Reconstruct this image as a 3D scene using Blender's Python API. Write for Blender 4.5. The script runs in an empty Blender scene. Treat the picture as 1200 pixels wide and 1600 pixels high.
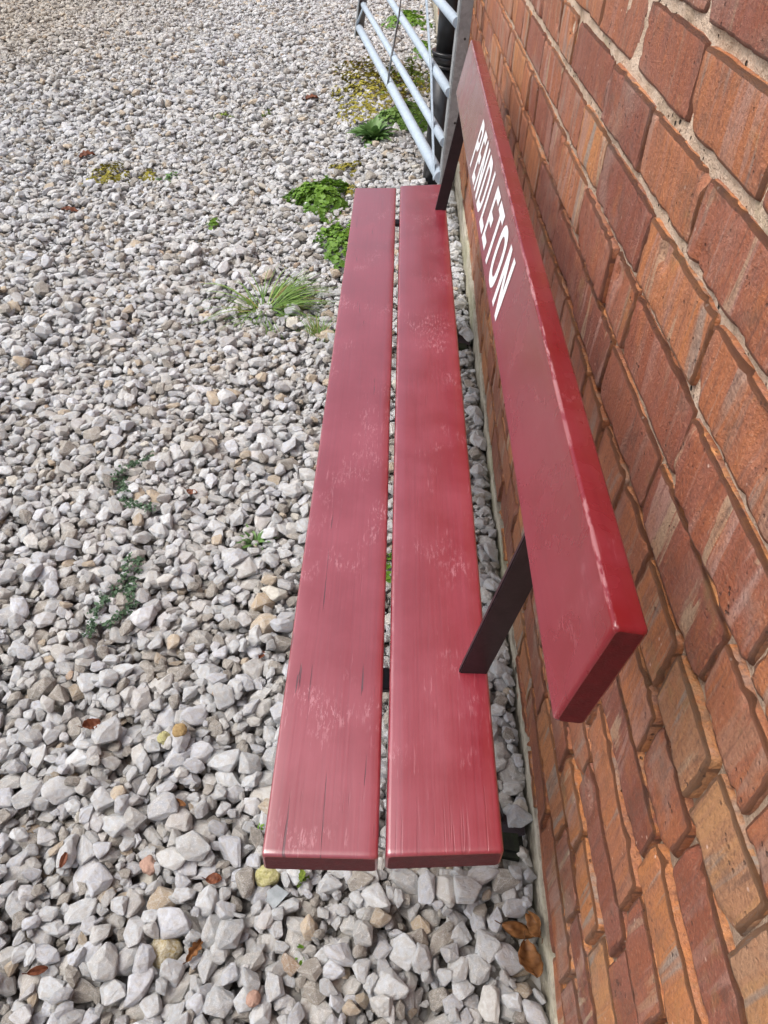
import bpy, bmesh, math, random
import numpy as np
from mathutils import Vector, Matrix, Euler

random.seed(7)
rng = np.random.default_rng(11)
scene = bpy.context.scene
COL = scene.collection

# ------------------------------------------------------------------ camera
CAM_H = 1.22
F_PX = 1142.0
cam_data = bpy.data.cameras.new("camera")
cam_data.sensor_fit = 'VERTICAL'
cam_data.sensor_height = 24.0
cam_data.sensor_width = 18.0
cam_data.lens = F_PX / 1600.0 * 24.0
cam_data.clip_start = 0.02
cam_data.clip_end = 600.0
cam = bpy.data.objects.new("camera", cam_data)
COL.objects.link(cam)
RIGHT = Vector((0.9993533530, 0.0266530891, 0.0241348009))
DOWN = Vector((0.0358560088, -0.6885381343, -0.7243131810))
FWD = Vector((-0.0026874529, 0.7247101838, -0.6890485666))
m = Matrix((RIGHT, -DOWN, -FWD)).transposed()
cam.matrix_world = Matrix.Translation((0, 0, CAM_H)) @ m.to_4x4()
scene.camera = cam

# ------------------------------------------------------------------ world, sun, exposure
SUN_EL, SUN_AZ = math.radians(58), math.radians(-95)     # azimuth from +Y, towards +X positive
world = bpy.data.worlds.new("World")
scene.world = world
world.use_nodes = True
wn, wl = world.node_tree.nodes, world.node_tree.links
bg = wn["Background"]
sky = wn.new("ShaderNodeTexSky")
sky.sky_type = 'NISHITA'
sky.sun_disc = False
sky.sun_elevation = SUN_EL
sky.sun_rotation = SUN_AZ
sky.air_density = 1.0
sky.dust_density = 5.0
sky.ozone_density = 1.0
hs = wn.new("ShaderNodeHueSaturation")
hs.inputs['Saturation'].default_value = 0.62
wl.new(sky.outputs[0], hs.inputs['Color'])
wl.new(hs.outputs[0], bg.inputs['Color'])
bg.inputs['Strength'].default_value = 0.115

sd = bpy.data.lights.new("sun", 'SUN')
sd.energy = 1.1
sd.angle = math.radians(45)
sd.color = (1.0, 0.98, 0.955)
sun = bpy.data.objects.new("sun", sd)
COL.objects.link(sun)
sdir = Vector((math.sin(SUN_AZ) * math.cos(SUN_EL), math.cos(SUN_AZ) * math.cos(SUN_EL), math.sin(SUN_EL)))
sun.rotation_euler = sdir.to_track_quat('Z', 'Y').to_euler()
sun.location = sdir * 20

vs = scene.view_settings
vs.view_transform = 'Standard'
vs.look = 'None'
vs.exposure = 0.85
vs.gamma = 1.0
scene.cycles.max_bounces = 6
scene.cycles.diffuse_bounces = 4


# ------------------------------------------------------------------ helpers
def tag(o, label=None, cat=None, group=None, kind=None):
    if label: o['label'] = label
    if cat: o['category'] = cat
    if group: o['group'] = group
    if kind: o['kind'] = kind
    return o


def empty(name, loc=(0, 0, 0)):
    o = bpy.data.objects.new(name, None)
    COL.objects.link(o)
    o.location = loc
    o.empty_display_size = 0.05
    return o


def link_mesh(name, me, mat, parent=None, smooth=False):
    o = bpy.data.objects.new(name, me)
    COL.objects.link(o)
    if mat: me.materials.append(mat)
    if parent: o.parent = parent
    if smooth:
        me.polygons.foreach_set('use_smooth', [True] * len(me.polygons))
    return o


def mesh_from(name, V, F):
    me = bpy.data.meshes.new(name)
    me.from_pydata([tuple(v) for v in V], [], [tuple(f) for f in F])
    me.update()
    return me


def bm_mesh(name, bm):
    me = bpy.data.meshes.new(name)
    bm.normal_update()
    bm.to_mesh(me)
    bm.free()
    return me


def _h(ix, iy, iz, s):
    n = (ix * 374761393 + iy * 668265263 + iz * 2147483647 + s * 1274126177) & 0xffffffff
    n = ((n ^ (n >> 13)) * 1274126177) & 0xffffffff
    return ((n ^ (n >> 16)) & 0xffff) / 65535.0


def vnoise(x, y, z=0.0, s=0):
    """smooth value noise in -1..1 for numpy arrays"""
    x, y, z = np.broadcast_arrays(np.asarray(x, float), np.asarray(y, float), np.asarray(z, float))
    ix, iy, iz = np.floor(x).astype(np.int64), np.floor(y).astype(np.int64), np.floor(z).astype(np.int64)
    fx, fy, fz = x - ix, y - iy, z - iz
    fx, fy, fz = fx * fx * (3 - 2 * fx), fy * fy * (3 - 2 * fy), fz * fz * (3 - 2 * fz)
    r = 0
    for a in (0, 1):
        for b in (0, 1):
            for c in (0, 1):
                w = (fx if a else 1 - fx) * (fy if b else 1 - fy) * (fz if c else 1 - fz)
                r = r + w * _h(ix + a, iy + b, iz + c, s)
    return r * 2 - 1


def fnoise(x, y, z=0.0, s=0, octv=3):
    r, a = 0, 1.0
    for k in range(octv):
        r = r + a * vnoise(x * 2 ** k, y * 2 ** k, np.asarray(z) * 2 ** k, s + k * 17)
        a *= 0.5
    return r / 1.75


class NT:
    """small node-tree writer"""
    def __init__(self, name):
        self.mat = bpy.data.materials.new(name)
        self.mat.use_nodes = True
        self.t = self.mat.node_tree
        self.n, self.l = self.t.nodes, self.t.links
        self.p = self.n["Principled BSDF"]

    def node(self, typ, **kw):
        nd = self.n.new(typ)
        for k, v in kw.items():
            if k.startswith('i_'):
                nd.inputs[k[2:].replace('_', ' ')].default_value = v
            else:
                setattr(nd, k, v)
        return nd

    def link(self, a, b):
        self.l.new(a, b)

    def sock(self, v, inp):
        if isinstance(v, bpy.types.NodeSocket): self.l.new(v, inp)
        else: inp.default_value = v

    def coord(self, kind='Object', scale=(1, 1, 1), loc=(0, 0, 0), rot=(0, 0, 0)):
        tc = self.node('ShaderNodeTexCoord')
        mp = self.node('ShaderNodeMapping')
        mp.inputs['Scale'].default_value = scale
        mp.inputs['Location'].default_value = loc
        mp.inputs['Rotation'].default_value = rot
        self.l.new(tc.outputs[kind], mp.inputs['Vector'])
        return mp.outputs[0]

    def noise(self, vec, scale, detail=4, rough=0.55, dist=0.0):
        nd = self.node('ShaderNodeTexNoise')
        if vec is not None: self.l.new(vec, nd.inputs['Vector'])
        nd.inputs['Scale'].default_value = scale
        nd.inputs['Detail'].default_value = detail
        nd.inputs['Roughness'].default_value = rough
        nd.inputs['Distortion'].default_value = dist
        return nd.outputs['Fac']

    def ramp(self, fac, stops, interp='LINEAR'):
        nd = self.node('ShaderNodeValToRGB')
        cr = nd.color_ramp
        cr.interpolation = interp
        while len(cr.elements) < len(stops): cr.elements.new(0.5)
        for e, (p, c) in zip(cr.elements, stops):
            e.position = p
            e.color = (*c, 1) if isinstance(c, tuple) else (c, c, c, 1)
        self.l.new(fac, nd.inputs[0])
        return nd.outputs['Color']

    def mix(self, fac, a, b, mode='MIX'):
        nd = self.node('ShaderNodeMix', data_type='RGBA', blend_type=mode)
        self.sock(fac, nd.inputs[0])
        self.sock(a if not isinstance(a, tuple) else (*a, 1), nd.inputs[6])
        self.sock(b if not isinstance(b, tuple) else (*b, 1), nd.inputs[7])
        return nd.outputs[2]

    def math(self, op, a, b=0.0, clamp=False):
        nd = self.node('ShaderNodeMath', operation=op, use_clamp=clamp)
        self.sock(a, nd.inputs[0])
        self.sock(b, nd.inputs[1])
        return nd.outputs[0]

    def attr(self, name, typ='GEOMETRY'):
        nd = self.node('ShaderNodeAttribute', attribute_name=name, attribute_type=typ)
        return nd

    def bump(self, height, dist, strength=1.0, normal=None):
        nd = self.node('ShaderNodeBump')
        nd.inputs['Strength'].default_value = strength
        nd.inputs['Distance'].default_value = dist
        self.l.new(height, nd.inputs['Height'])
        if normal is not None: self.l.new(normal, nd.inputs['Normal'])
        return nd.outputs[0]

    def out(self, color=None, rough=None, normal=None, spec=None, metal=None):
        P = self.p.inputs
        if color is not None: self.sock(color if not isinstance(color, tuple) else (*color, 1), P['Base Color'])
        if rough is not None: self.sock(rough, P['Roughness'])
        if normal is not None: self.l.new(normal, P['Normal'])
        if spec is not None: self.sock(spec, P['Specular IOR Level'])
        if metal is not None: self.sock(metal, P['Metallic'])
        return self.mat


# ------------------------------------------------------------------ materials
def mat_stone():
    t = NT("limestone_chip")
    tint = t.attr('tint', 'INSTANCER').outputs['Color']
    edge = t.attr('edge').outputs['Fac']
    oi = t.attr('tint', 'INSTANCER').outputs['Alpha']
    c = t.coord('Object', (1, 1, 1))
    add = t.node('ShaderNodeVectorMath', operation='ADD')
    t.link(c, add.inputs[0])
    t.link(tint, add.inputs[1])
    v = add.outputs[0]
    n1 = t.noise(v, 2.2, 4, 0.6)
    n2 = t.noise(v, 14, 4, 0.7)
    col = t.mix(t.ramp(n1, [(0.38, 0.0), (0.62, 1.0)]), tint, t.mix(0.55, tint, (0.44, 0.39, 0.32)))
    col = t.mix(t.ramp(n2, [(0.42, 0.0), (0.7, 0.55)]), col, t.mix(0.6, col, (0.72, 0.72, 0.72)))
    col = t.mix(t.math('MULTIPLY', edge, t.ramp(n2, [(0.4, 0.0), (0.6, 0.35)])), col, (0.62, 0.62, 0.61))
    vn = t.node('ShaderNodeTexNoise')
    t.link(v, vn.inputs['Vector']); vn.inputs['Scale'].default_value = 1.6; vn.inputs['Detail'].default_value = 3
    vein = t.ramp(t.math('ABSOLUTE', t.math('SUBTRACT', vn.outputs['Fac'], 0.5)), [(0.0, 0.55), (0.012, 0.0)])
    col = t.mix(vein, col, (0.75, 0.75, 0.74))
    n3 = t.noise(v, 55, 3, 0.7)
    col = t.mix(t.ramp(n3, [(0.30, 0.35), (0.48, 0.0)]), col, t.mix(0.75, col, (0.10, 0.085, 0.07)))
    nb = t.bump(t.math('ADD', n1, t.math('ADD', t.math('MULTIPLY', n2, 0.45), t.math('MULTIPLY', n3, 0.15))), 0.0045, 0.9)
    return t.out(col, 0.86, nb, 0.25)


def mat_ground():
    t = NT("gravel_bed")
    c = t.coord('Object')
    vo = t.node('ShaderNodeTexVoronoi')
    t.link(c, vo.inputs['Vector']); vo.inputs['Scale'].default_value = 38
    sep = t.node('ShaderNodeSeparateColor')
    t.link(vo.outputs['Color'], sep.inputs[0])
    stone = t.ramp(sep.outputs[0], [(0.0, (0.22, 0.20, 0.17)), (0.5, (0.40, 0.39, 0.37)), (1.0, (0.55, 0.55, 0.54))])
    gap = t.ramp(vo.outputs['Distance'], [(0.35, 0.0), (0.6, 1.0)])
    soil = t.ramp(t.noise(c, 30, 4), [(0.3, (0.15, 0.13, 0.105)), (0.7, (0.30, 0.27, 0.22))])
    # the stones proper lie only near the bench; further out the sheet itself shows stones
    geo = t.node('ShaderNodeNewGeometry')
    sp = t.node('ShaderNodeSeparateXYZ')
    t.link(geo.outputs['Position'], sp.inputs[0])
    far = t.math('GREATER_THAN', sp.outputs['Z'], -0.0215)
    col = t.mix(gap, stone, soil)
    nb = t.bump(t.math('SUBTRACT', 1.0, vo.outputs['Distance']), 0.02, 1.0)
    return t.out(col, 0.9, nb, 0.2)


def mat_brick():
    t = NT("weathered_red_brick")
    a = t.attr('bc')
    sep = t.node('ShaderNodeSeparateColor')
    t.link(a.outputs['Color'], sep.inputs[0])
    r1, edge, r2 = sep.outputs[0], sep.outputs[1], sep.outputs[2]
    base = t.ramp(r1, [(0.0, (0.22, 0.066, 0.038)), (0.2, (0.29, 0.090, 0.046)), (0.45, (0.365, 0.125, 0.055)),
                       (0.7, (0.43, 0.160, 0.064)), (0.9, (0.51, 0.20, 0.066)), (1.0, (0.42, 0.23, 0.11))])
    # per brick offset so that the streaks break at every joint
    c = t.coord('Object')
    off = t.node('ShaderNodeVectorMath', operation='SCALE')
    t.link(a.outputs['Color'], off.inputs[0]); off.inputs['Scale'].default_value = 9.0
    add = t.node('ShaderNodeVectorMath', operation='ADD')
    t.link(c, add.inputs[0]); t.link(off.outputs[0], add.inputs[1])
    mp = t.node('ShaderNodeMapping')
    mp.inputs['Scale'].default_value = (0.3, 1.0, 0.10)
    mp.inputs['Rotation'].default_value = (0.10, 0, 0)
    t.link(add.outputs[0], mp.inputs['Vector'])
    v = mp.outputs[0]
    s1 = t.noise(v, 34, 5, 0.6, 0.5)
    s2 = t.noise(v, 95, 5, 0.65, 0.4)
    s3 = t.noise(v, 19, 4, 0.6, 0.8)
    f = t.noise(add.outputs[0], 260, 4, 0.7)
    m1 = t.noise(add.outputs[0], 14, 4, 0.6)
    purple = t.mix(0.34, base, (0.26, 0.115, 0.095))
    col = t.mix(t.ramp(s1, [(0.44, 0.0), (0.54, 0.95)]), base, purple)
    tan = t.mix(t.math('MULTIPLY', t.ramp(s1, [(0.585, 0.0), (0.63, 1.0)]), t.ramp(r2, [(0.35, 0.1), (0.8, 0.9)])), col, (0.42, 0.30, 0.20))
    tan = t.mix(t.math('MULTIPLY', t.ramp(s3, [(0.56, 0.0), (0.61, 0.9)]), r2), tan, (0.40, 0.235, 0.19))
    tan = t.mix(t.math('MULTIPLY', t.ramp(s3, [(0.38, 1.0), (0.43, 0.0)]), r1), tan, (0.30, 0.255, 0.215))
    col = t.mix(t.ramp(m1, [(0.52, 0.0), (0.68, 0.75)]), tan, t.mix(0.5, tan, (0.48, 0.17, 0.055)))
    col = t.mix(t.ramp(s2, [(0.30, 0.55), (0.46, 0.0)]), col, (0.085, 0.040, 0.035))
    grey = t.noise(c, 5.0, 5, 0.65, 0.5)
    col = t.mix(t.ramp(grey, [(0.56, 0.0), (0.74, 0.55)]), col, (0.34, 0.30, 0.26))
    gy = t.noise(c, 9.0, 5, 0.7, 0.3)
    col = t.mix(t.ramp(gy, [(0.60, 0.0), (0.72, 0.5)]), col, (0.30, 0.22, 0.085))
    # worn orange arrises, with light on the upper edges put into the colour
    en = t.noise(c, 70, 4, 0.7)
    ef = t.math('MULTIPLY', t.math('MULTIPLY', edge, t.ramp(r2, [(0.2, 0.35), (0.7, 1.0)])), t.ramp(en, [(0.42, 0.10), (0.58, 1.0)]))
    col = t.mix(ef, col, t.ramp(m1, [(0.35, (0.46, 0.15, 0.045)), (0.6, (0.62, 0.27, 0.10))]))
    pits = t.node('ShaderNodeTexVoronoi')
    t.link(c, pits.inputs['Vector']); pits.inputs['Scale'].default_value = 130
    pm = t.math('MULTIPLY', t.ramp(pits.outputs['Distance'], [(0.14, 1.0), (0.26, 0.0)]), t.ramp(t.noise(c, 26, 2), [(0.56, 0.0), (0.66, 1.0)]))
    col = t.mix(t.math('MULTIPLY', pm, 0.75), col, (0.05, 0.03, 0.025))
    fl = t.node('ShaderNodeTexVoronoi')
    t.link(c, fl.inputs['Vector']); fl.inputs['Scale'].default_value = 55; fl.inputs['Randomness'].default_value = 1
    fm = t.math('MULTIPLY', t.ramp(fl.outputs['Distance'], [(0.07, 1.0), (0.11, 0.0)]), t.ramp(t.noise(c, 23, 2), [(0.52, 0.0), (0.58, 1.0)]))
    col = t.mix(t.math('MULTIPLY', fm, 0.8), col, (0.66, 0.45, 0.36))
    col = t.mix(t.ramp(f, [(0.34, 0.45), (0.50, 0.0)]), col, (0.11, 0.06, 0.045))
    col = t.mix(t.ramp(f, [(0.56, 0.0), (0.70, 0.35)]), col, (0.52, 0.33, 0.22))
    soot = t.noise(c, 17, 6, 0.75)
    col = t.mix(t.ramp(soot, [(0.54, 0.0), (0.68, 0.5)]), col, (0.12, 0.075, 0.055))
    h = t.math('ADD', t.math('MULTIPLY', f, 0.7), t.math('ADD', t.math('MULTIPLY', s2, 0.5), t.math('MULTIPLY', pm, -0.9)))
    h = t.math('ADD', h, t.math('MULTIPLY', m1, 1.2))
    nb = t.bump(h, 0.0038, 1.0)
    rough = t.ramp(s1, [(0.3, 0.45), (0.7, 0.75)])
    return t.out(col, rough, nb, 0.4)


def mat_mortar(dark=0.0):
    t = NT("sandy_lime_mortar")
    c = t.coord('Object')
    n1 = t.noise(c, 25, 5, 0.65)
    n2 = t.noise(c, 320, 3, 0.7)
    col = t.ramp(n1, [(0.3, (0.36, 0.265, 0.185)), (0.48, (0.58, 0.44, 0.33)), (0.7, (0.72, 0.58, 0.46))])
    col = t.mix(t.ramp(n2, [(0.3, 0.5), (0.5, 0.0)]), col, (0.20, 0.15, 0.11))
    lich = t.noise(c, 12, 5, 0.7)
    col = t.mix(t.ramp(lich, [(0.60, 0.0), (0.70, 0.5)]), col, (0.36, 0.33, 0.20))
    sz = t.node('ShaderNodeSeparateXYZ')
    t.link(c, sz.inputs[0])
    dirt = t.math('ADD', t.math('MULTIPLY', sz.outputs['Z'], -1.0), t.math('ADD', 0.62, t.math('MULTIPLY', n1, 0.6)))
    col = t.mix(t.ramp(dirt, [(0.0, 0.0), (0.4, 0.7)]), col, (0.17, 0.105, 0.065))
    blk = t.node('ShaderNodeTexVoronoi')
    t.link(c, blk.inputs['Vector']); blk.inputs['Scale'].default_value = 90
    bm_ = t.math('MULTIPLY', t.ramp(blk.outputs['Distance'], [(0.16, 1.0), (0.24, 0.0)]), t.ramp(t.noise(c, 31, 2), [(0.48, 0.0), (0.55, 1.0)]))
    col = t.mix(bm_, col, (0.035, 0.03, 0.025))
    nb = t.bump(t.math('ADD', n2, t.math('ADD', t.math('MULTIPLY', bm_, -2.0), t.math('MULTIPLY', n1, 2.5))), 0.0035, 1.0)
    return t.out(col, 0.92, nb, 0.2)


def mat_footing():
    t = NT("lichened_concrete_footing")
    c = t.coord('Object', (1, 0.5, 1))
    n1 = t.noise(c, 30, 5, 0.65)
    n2 = t.noise(c, 200, 4, 0.7)
    col = t.ramp(n1, [(0.3, (0.24, 0.21, 0.165)), (0.5, (0.40, 0.365, 0.29)), (0.7, (0.54, 0.50, 0.42))])
    col = t.mix(t.ramp(n2, [(0.3, 0.5), (0.5, 0.0)]), col, (0.12, 0.11, 0.09))
    col = t.mix(t.ramp(t.noise(c, 9, 4), [(0.5, 0.0), (0.65, 0.45)]), col, (0.33, 0.34, 0.20))
    nb = t.bump(t.math('ADD', n2, n1), 0.004, 1.0)
    return t.out(col, 0.92, nb, 0.2)


def mat_paint(name, cracks=1.0, scuff=1.0, loc=(0, 0, 0), base=(0.215, 0.0056, 0.0145), rough0=0.30, coat=1.84, spec=0.9, bmp=0.00065):
    """old gloss paint on sawn timber, long axis along Y"""
    t = NT(name)
    c = t.coord('Object', loc=loc)
    grain = t.noise(t.coord('Object', (260, 5, 60), loc), 1.0, 4, 0.6, 0.3)
    wave = t.noise(t.coord('Object', (38, 2.2, 20), loc), 1.0, 3, 0.5, 0.5)
    mott = t.noise(c, 9, 4, 0.6)
    big = t.noise(c, 3.4, 3, 0.6)
    pal = tuple(min(1, v) for v in (base[0] * 1.18 + 0.02, base[1] + 0.018, base[2] + 0.028))
    col = t.mix(t.ramp(mott, [(0.38, 0.0), (0.66, 0.8)]), base, pal)
    # chalky scuffs: flaky patches and fine scratches
    sc1 = t.noise(t.coord('Object', (1.7, 0.45, 1), loc), 160, 5, 0.75, 0.2)
    sc2 = t.noise(t.coord('Object', (300, 22, 60), loc), 1.0, 3, 0.7, 0.2)
    zone = t.noise(t.coord('Object', (1.2, 0.8, 1), loc), 11, 3, 0.6, 0.3)
    z = t.ramp(zone, [(0.56, 0.0), (0.70, 1.0)])
    s = t.math('MULTIPLY', t.ramp(sc1, [(0.535, 0.0), (0.575, 1.0)]), z)
    s_b = t.math('MULTIPLY', t.ramp(sc2, [(0.62, 0.0), (0.70, 0.8)]), t.ramp(zone, [(0.46, 0.0), (0.6, 1.0)]))
    s = t.math('MULTIPLY', t.math('MAXIMUM', s, s_b), 0.42 * scuff, True)
    col = t.mix(s, col, (0.66, 0.30, 0.34))
    # drying cracks along the grain, gathered in places
    cr = t.noise(t.coord('Object', (230, 7.0, 90), (loc[0] + 0.31, loc[1], loc[2])), 1.0, 2, 0.4, 0.35)
    cz = t.noise(t.coord('Object', (9, 1.5, 4), (loc[0], loc[1] + 3.1, loc[2])), 1.0, 2, 0.5)
    sp = t.node('ShaderNodeSeparateXYZ')
    tc = t.node('ShaderNodeTexCoord')
    t.link(tc.outputs['Object'], sp.inputs[0])
    endm = t.ramp(t.math('SUBTRACT', sp.outputs['Y'], 0.0), [(0.0, 0.9), (0.04, 0.55), (0.075, 0.0)])
    line = t.ramp(cr, [(0.255, 1.0), (0.285, 0.0)])
    line2 = t.ramp(cr, [(0.33, 1.0), (0.365, 0.0)])
    ck = t.math('MAXIMUM', t.math('MULTIPLY', line, t.ramp(cz, [(0.42, 0.0), (0.56, 1.0)])), t.math('MULTIPLY', line2, endm))
    ck = t.math('MULTIPLY', ck, cracks, True)
    col = t.mix(t.math('MULTIPLY', ck, 0.85), col, (0.05, 0.004, 0.006))
    # rubbed arrises: the paint has gone pale and chips away
    ew = t.attr('ew').outputs['Fac']
    wn_ = t.noise(t.coord('Object', (1, 0.22, 1), loc), 130, 4, 0.7)
    wz = t.math('MULTIPLY', ew, t.ramp(wn_, [(0.47, 0.0), (0.56, 1.0)]))
    wz = t.math('MULTIPLY', wz, t.ramp(t.noise(c, 5, 3), [(0.35, 0.35), (0.6, 1.0)]))
    col = t.mix(t.math('MULTIPLY', wz, 0.38), col, (0.72, 0.42, 0.42))
    col = t.mix(t.ramp(grain, [(0.34, 0.18), (0.5, 0.0)]), col, (base[0] * 0.6, base[1], base[2]))
    dust = t.noise(c, 420, 2, 0.6)
    col = t.mix(t.ramp(dust, [(0.22, 0.8), (0.27, 0.0)]), col, (0.10, 0.01, 0.012))
    rough = t.math('ADD', t.math('MULTIPLY', t.ramp(mott, [(0.3, 0.0), (0.7, 1.0)]), 0.16), t.math('ADD', rough0, t.math('MULTIPLY', s, 0.4)))
    h = t.math('ADD', t.math('MULTIPLY', grain, 0.35), t.math('ADD', t.math('MULTIPLY', wave, 1.2), t.math('MULTIPLY', ck, -2.5)))
    h = t.math('ADD', h, t.math('MULTIPLY', s, 0.5))
    nb = t.bump(h, bmp, 0.9)
    t.p.inputs['Coat Weight'].default_value = 1.0
    t.p.inputs['Coat IOR'].default_value = coat
    t.p.inputs['Coat Roughness'].default_value = 0.20
    return t.out(col, rough, nb, spec)


def mat_simple(name, c1, c2, scale=20, rough=0.6, bump=0.001, spec=0.4, metal=0.0, space='Object'):
    t = NT(name)
    c = t.coord(space)
    n1 = t.noise(c, scale, 5, 0.65)
    col = t.ramp(n1, [(0.32, c1), (0.68, c2)])
    n2 = t.noise(c, scale * 6, 3, 0.6)
    nb = t.bump(t.math('ADD', n1, t.math('MULTIPLY', n2, 0.4)), bump, 0.8)
    r = t.math('ADD', rough - 0.08, t.math('MULTIPLY', n2, 0.16))
    return t.out(col, r, nb, spec, metal)


def mat_leaf(name, c1, c2, trans=0.25, rough=0.5):
    t = NT(name)
    a = t.attr('lf').outputs['Fac']
    c = t.coord('Object')
    n = t.noise(c, 60, 3)
    f = t.math('ADD', t.math('MULTIPLY', a, 0.75), t.math('MULTIPLY', n, 0.3), True)
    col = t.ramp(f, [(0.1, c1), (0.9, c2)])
    t.out(col, rough, None, 0.35)
    tr = t.node('ShaderNodeBsdfTranslucent')
    t.link(col, tr.inputs['Color'])
    mx = t.node('ShaderNodeMixShader')
    mx.inputs[0].default_value = trans
    t.link(t.p.outputs[0], mx.inputs[1]); t.link(tr.outputs[0], mx.inputs[2])
    t.link(mx.outputs[0], t.n['Material Output'].inputs['Surface'])
    return t.mat


def mat_galv(name, c1, c2):
    t = NT(name)
    c = t.coord('Object')
    vo = t.node('ShaderNodeTexVoronoi')
    t.link(c, vo.inputs['Vector']); vo.inputs['Scale'].default_value = 90
    n = t.noise(c, 18, 5, 0.65)
    sep = t.node('ShaderNodeSeparateColor'); t.link(vo.outputs['Color'], sep.inputs[0])
    f = t.math('ADD', t.math('MULTIPLY', sep.outputs[0], 0.35), t.math('MULTIPLY', n, 0.65))
    col = t.ramp(f, [(0.15, c1), (0.85, c2)])
    fl = t.noise(c, 160, 3, 0.7)
    col = t.mix(t.ramp(fl, [(0.64, 0.0), (0.70, 0.2)]), col, (0.8, 0.82, 0.84))
    return t.out(col, t.ramp(n, [(0.3, 0.5), (0.7, 0.7)]), t.bump(n, 0.0008, 0.6), 0.35, 0.0)


M_STONE = mat_stone()
M_GROUND = mat_ground()
M_BRICK = mat_brick()
M_MORTAR = mat_mortar()
M_FOOT = mat_footing()
M_SEAT = mat_paint("weathered_red_gloss_paint", 1.0, 1.0, (0, 0, 0))
M_SEAT2 = mat_paint("red_gloss_paint_second_plank", 0.2, 0.85, (3.3, 1.7, 0))
M_BACK = mat_paint("red_gloss_paint_backrest", 0.0, 0.35, (7.1, 2.9, 0), base=(0.165, 0.0030, 0.0060), rough0=0.18, coat=1.22, spec=0.5, bmp=0.0003)
M_END = mat_simple("shaded_end_grain", (0.075, 0.0045, 0.008), (0.12, 0.0065, 0.012), 120, 0.5, 0.0008, 0.35)  # matte end grain, with the shade on the bench ends put into the red
M_IRON = mat_simple("black_painted_iron", (0.010, 0.006, 0.008), (0.022, 0.013, 0.017), 30, 0.42, 0.0006, 0.5)
M_IRONF = mat_simple("mossy_black_iron", (0.006, 0.006, 0.006), (0.020, 0.028, 0.010), 30, 0.7, 0.002, 0.3)
M_WHITE = mat_simple("white_sign_paint", (0.74, 0.77, 0.80), (0.82, 0.84, 0.86), 40, 0.35, 0.0002, 0.5)
M_GALV = mat_galv("galvanised_tube", (0.34, 0.42, 0.50), (0.46, 0.54, 0.62))
M_GALV_SHADE = mat_galv("galvanised_shade_tone", (0.19, 0.20, 0.21), (0.31, 0.33, 0.34))  # same galvanising as the rails, shade on the uprights put into a darker grey
M_PIPE = mat_simple("black_downpipe_paint", (0.014, 0.015, 0.017), (0.030, 0.032, 0.036), 25, 0.32, 0.0006, 0.5)

# ------------------------------------------------------------------ the ground
WALL_X = 0.26


def ground_z(x, y):
    x, y = np.asarray(x, float), np.asarray(y, float)
    return 0.010 * fnoise(x * 1.3, y * 1.3, 0, 5) + 0.026 * np.clip((x - 0.14) / 0.11, 0, 1) * np.clip((y - 0.2) / 0.5, 0.3, 1)


def make_ground():
    xs = np.concatenate([[-300, -60, -15, -8], np.linspace(-6, 0.27, 60), [2, 15, 60, 300]])
    ys = np.concatenate([[-300, -60, -10, -3], np.linspace(-1, 10, 90), [13, 20, 60, 300]])
    X, Y = np.meshgrid(xs, ys)
    Z = ground_z(X, Y)
    # the bed sits lower where loose stones lie on it, and level with their tops beyond them
    inside = (Y > -0.40) & (Y < 9.2) & (X > -(1.25 + 0.44 * Y)) & (X < 0.5)
    Z = np.where(inside, Z - 0.030, Z - 0.010)
    V = np.stack([X, Y, Z], -1).reshape(-1, 3)
    nx, ny = len(xs), len(ys)
    F = [(j * nx + i, j * nx + i + 1, (j + 1) * nx + i + 1, (j + 1) * nx + i) for j in range(ny - 1) for i in range(nx - 1)]
    o = link_mesh("ground", mesh_from("ground", V, F), M_GROUND, smooth=True)
    tag(o, kind='structure')


make_ground()


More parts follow.
